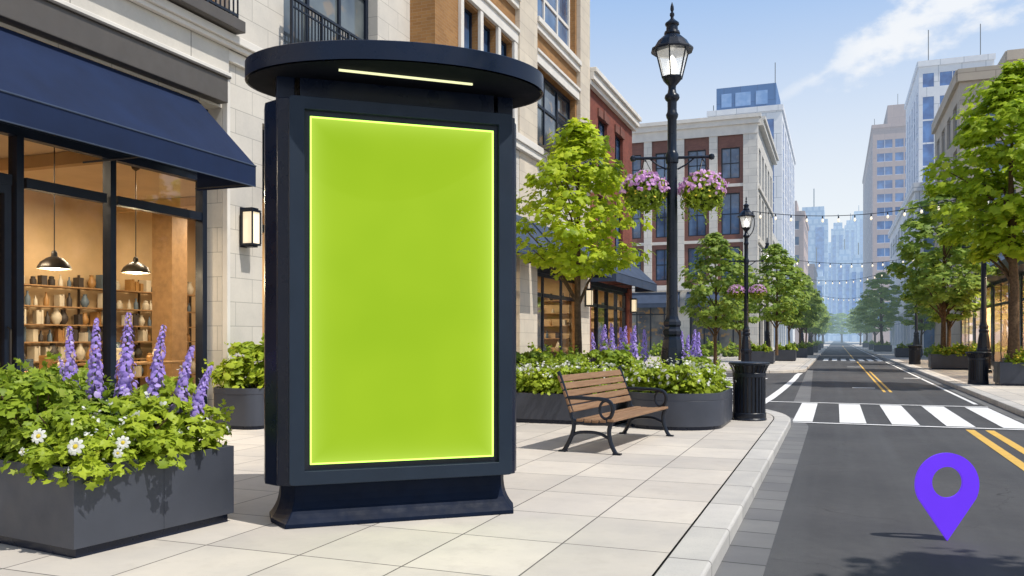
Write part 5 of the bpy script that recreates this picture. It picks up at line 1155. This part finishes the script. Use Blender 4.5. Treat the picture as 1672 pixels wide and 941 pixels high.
for x in (-HL + .03, HL - .03):
    bars(smooth_path([(-.36, 0.01), (-.33, .05), (-.28, .16), (-.26, .30), (-.29, .41)]), .030, 'leg', x)
    bars(smooth_path([(.38, 0.01), (.35, .05), (.28, .18), (.235, .32), (.24, .44)]), .030, 'leg', x)
    for yy in (-.37, .39): MB().box(x - .035, x + .035, yy - .055, yy + .055, 0, .022).build('foot', M['black_iron'], bench, bevel=.004)
    bars(smooth_path([(-.31, .41), (-.15, .395), (.08, .39), (.24, .43), (.285, .56), (.36, .80), (.455, 1.06)]), .028, 'side_rail', x)
    bars(smooth_path([(-.275, .20), (-.12, .265), (.05, .275), (.20, .255), (.27, .20)]), .021, 'stretcher', x)
    arm = bars(smooth_path([(.325, .715), (.20, .72), (0, .715), (-.16, .71), (-.27, .68), (-.315, .60), (-.29, .50), (-.22, .43), (-.14, .42)]), .026, 'armrest', x)
    MB().tube([(x, -.215 + .085 * math.cos(a), .575 + .115 * math.sin(a)) for a in np.linspace(0, 2 * PI, 25)], .018, 8).build('ring', M['black_iron'], arm, True)
MB().tube([(-HL, -.02, .385), (HL, -.02, .385)], .014, 8).build('stretcher', M['black_iron'], bench, True)

# ================================================================== trash bins
def trash(label, loc, group):
    t = thing('trash_bin', label, 'trash bin', loc, 0, group)
    sl = MB(); n = 26
    for k in range(n):
        a = 2 * PI * k / n; ca2, sa2 = math.cos(a), math.sin(a)
        for (r0, z0, r1, z1) in ((.285, .10, .285, .86), (.285, .86, .325, .97), (.325, .97, .355, 1.02)):
            vs = []
            for r_, z in ((r0, z0), (r1, z1)):
                for dr in (-.006, .006):
                    for dt in (-.021, .021): vs.append(((r_ + dr) * ca2 - dt * sa2, (r_ + dr) * sa2 + dt * ca2, z))
            sl.add(vs, [(0, 2, 3, 1), (4, 5, 7, 6), (0, 1, 5, 4), (2, 6, 7, 3), (0, 4, 6, 2), (1, 3, 7, 5)])
    sl.build('slatted_body', M['black_iron'], t)
    def band(r_, z0, z1, th=.012): return [(r_ - th, z0), (r_ + th * .6, z0), (r_ + th, z0 + .006), (r_ + th, z1 - .006), (r_ + th * .6, z1), (r_ - th, z1), (r_ - th, z0)]
    MB().lathe(band(.290, .79, .87), n=40, caps=False).build('upper_band', M['black_iron'], t, True)
    MB().lathe([(.27, .0), (.31, .0), (.315, .02), (.30, .045), (.305, .06), (.305, .13), (.297, .14), (.275, .14)], n=40).build('base', M['black_iron'], t, True)
    MB().lathe([(.31, 1.015), (.35, 1.01), (.372, 1.025), (.375, 1.045), (.36, 1.06), (.30, 1.065), (.24, 1.05), (.235, 1.02), (.31, 1.015)], n=44, caps=False).build('rim', M['black_iron'], t, True)
    MB().lathe([(.255, .10), (.262, .84), (.262, 1.0), (.25, 1.0), (.25, .5)], n=32).build('liner', M['dark_ware'], t, True)
    return t
GT = 'black slatted trash bins on the sidewalks'
tr0 = trash('black slatted trash bin at the kerb corner beside the rounded planter', (-1.5, 16.15, 0), GT)
dup(tr0, (4.35, 31.3, 0), .1, 1.0, 'black trash bin beside the big planter on the right sidewalk'); dup(tr0, (4.25, 54, 0), .3, 1.05, 'black trash bin farther along the right sidewalk')

# ================================================================== string lights
def festoon(label, a, b, sag, n):
    t = thing('string_lights', label, 'string lights', a, 0, 'festoon lights across the street'); a, b = Vector(a), Vector(b); d = b - a
    f = lambda s_: d * s_ + Vector((0, 0, -4 * sag * s_ * (1 - s_)))
    MB().tube([f(i / 30) for i in range(31)], .016, 6).build('cable', M['black_iron'], t, True)
    for i in range(n):
        p = f((i + .5) / n); k = MB().lathe([(.026, -.14), (.03, -.06), (.02, -.02), (.012, 0)], p, 8).build('socket', M['black_iron'], t, True)
        MB().lathe([(.004, -.30), (.04, -.27), (.055, -.22), (.04, -.16), (.024, -.13)], p, 10).build('bulb', M['bulb'], k, True)
festoon('nearest string of festoon bulbs from the second lamp to the large tree', (-3.7, 41.6, 7.55), (6.0, 42.0, 7.9), .55, 14)
festoon('second string of festoon bulbs over the street', (-4.1, 57.5, 6.9), (5.4, 66, 7.3), .5, 14); festoon('third string of festoon bulbs over the street', (-3.0, 84, 7.2), (5.4, 84, 8.0), .7, 14); festoon('farthest string of festoon bulbs in the haze', (-2.9, 106, 7.0), (5.2, 112, 7.2), .8, 14)
l2arm = thing('lamp_bracket', 'curved bracket on the second lamp that carries the bulbs', 'bracket', (-4.0, 41.6, 0))
MB().tube(smooth_path([(0.09, 6.3), (.3, 6.6), (.38, 7.0), (.32, 7.45), (.3, 7.55)]) and [(x, 0, z) for x, z in smooth_path([(0.09, 6.3), (.3, 6.6), (.38, 7.0), (.33, 7.4), (.3, 7.56)])], .022, 8).build('arm', M['lamp_iron'], l2arm, True)
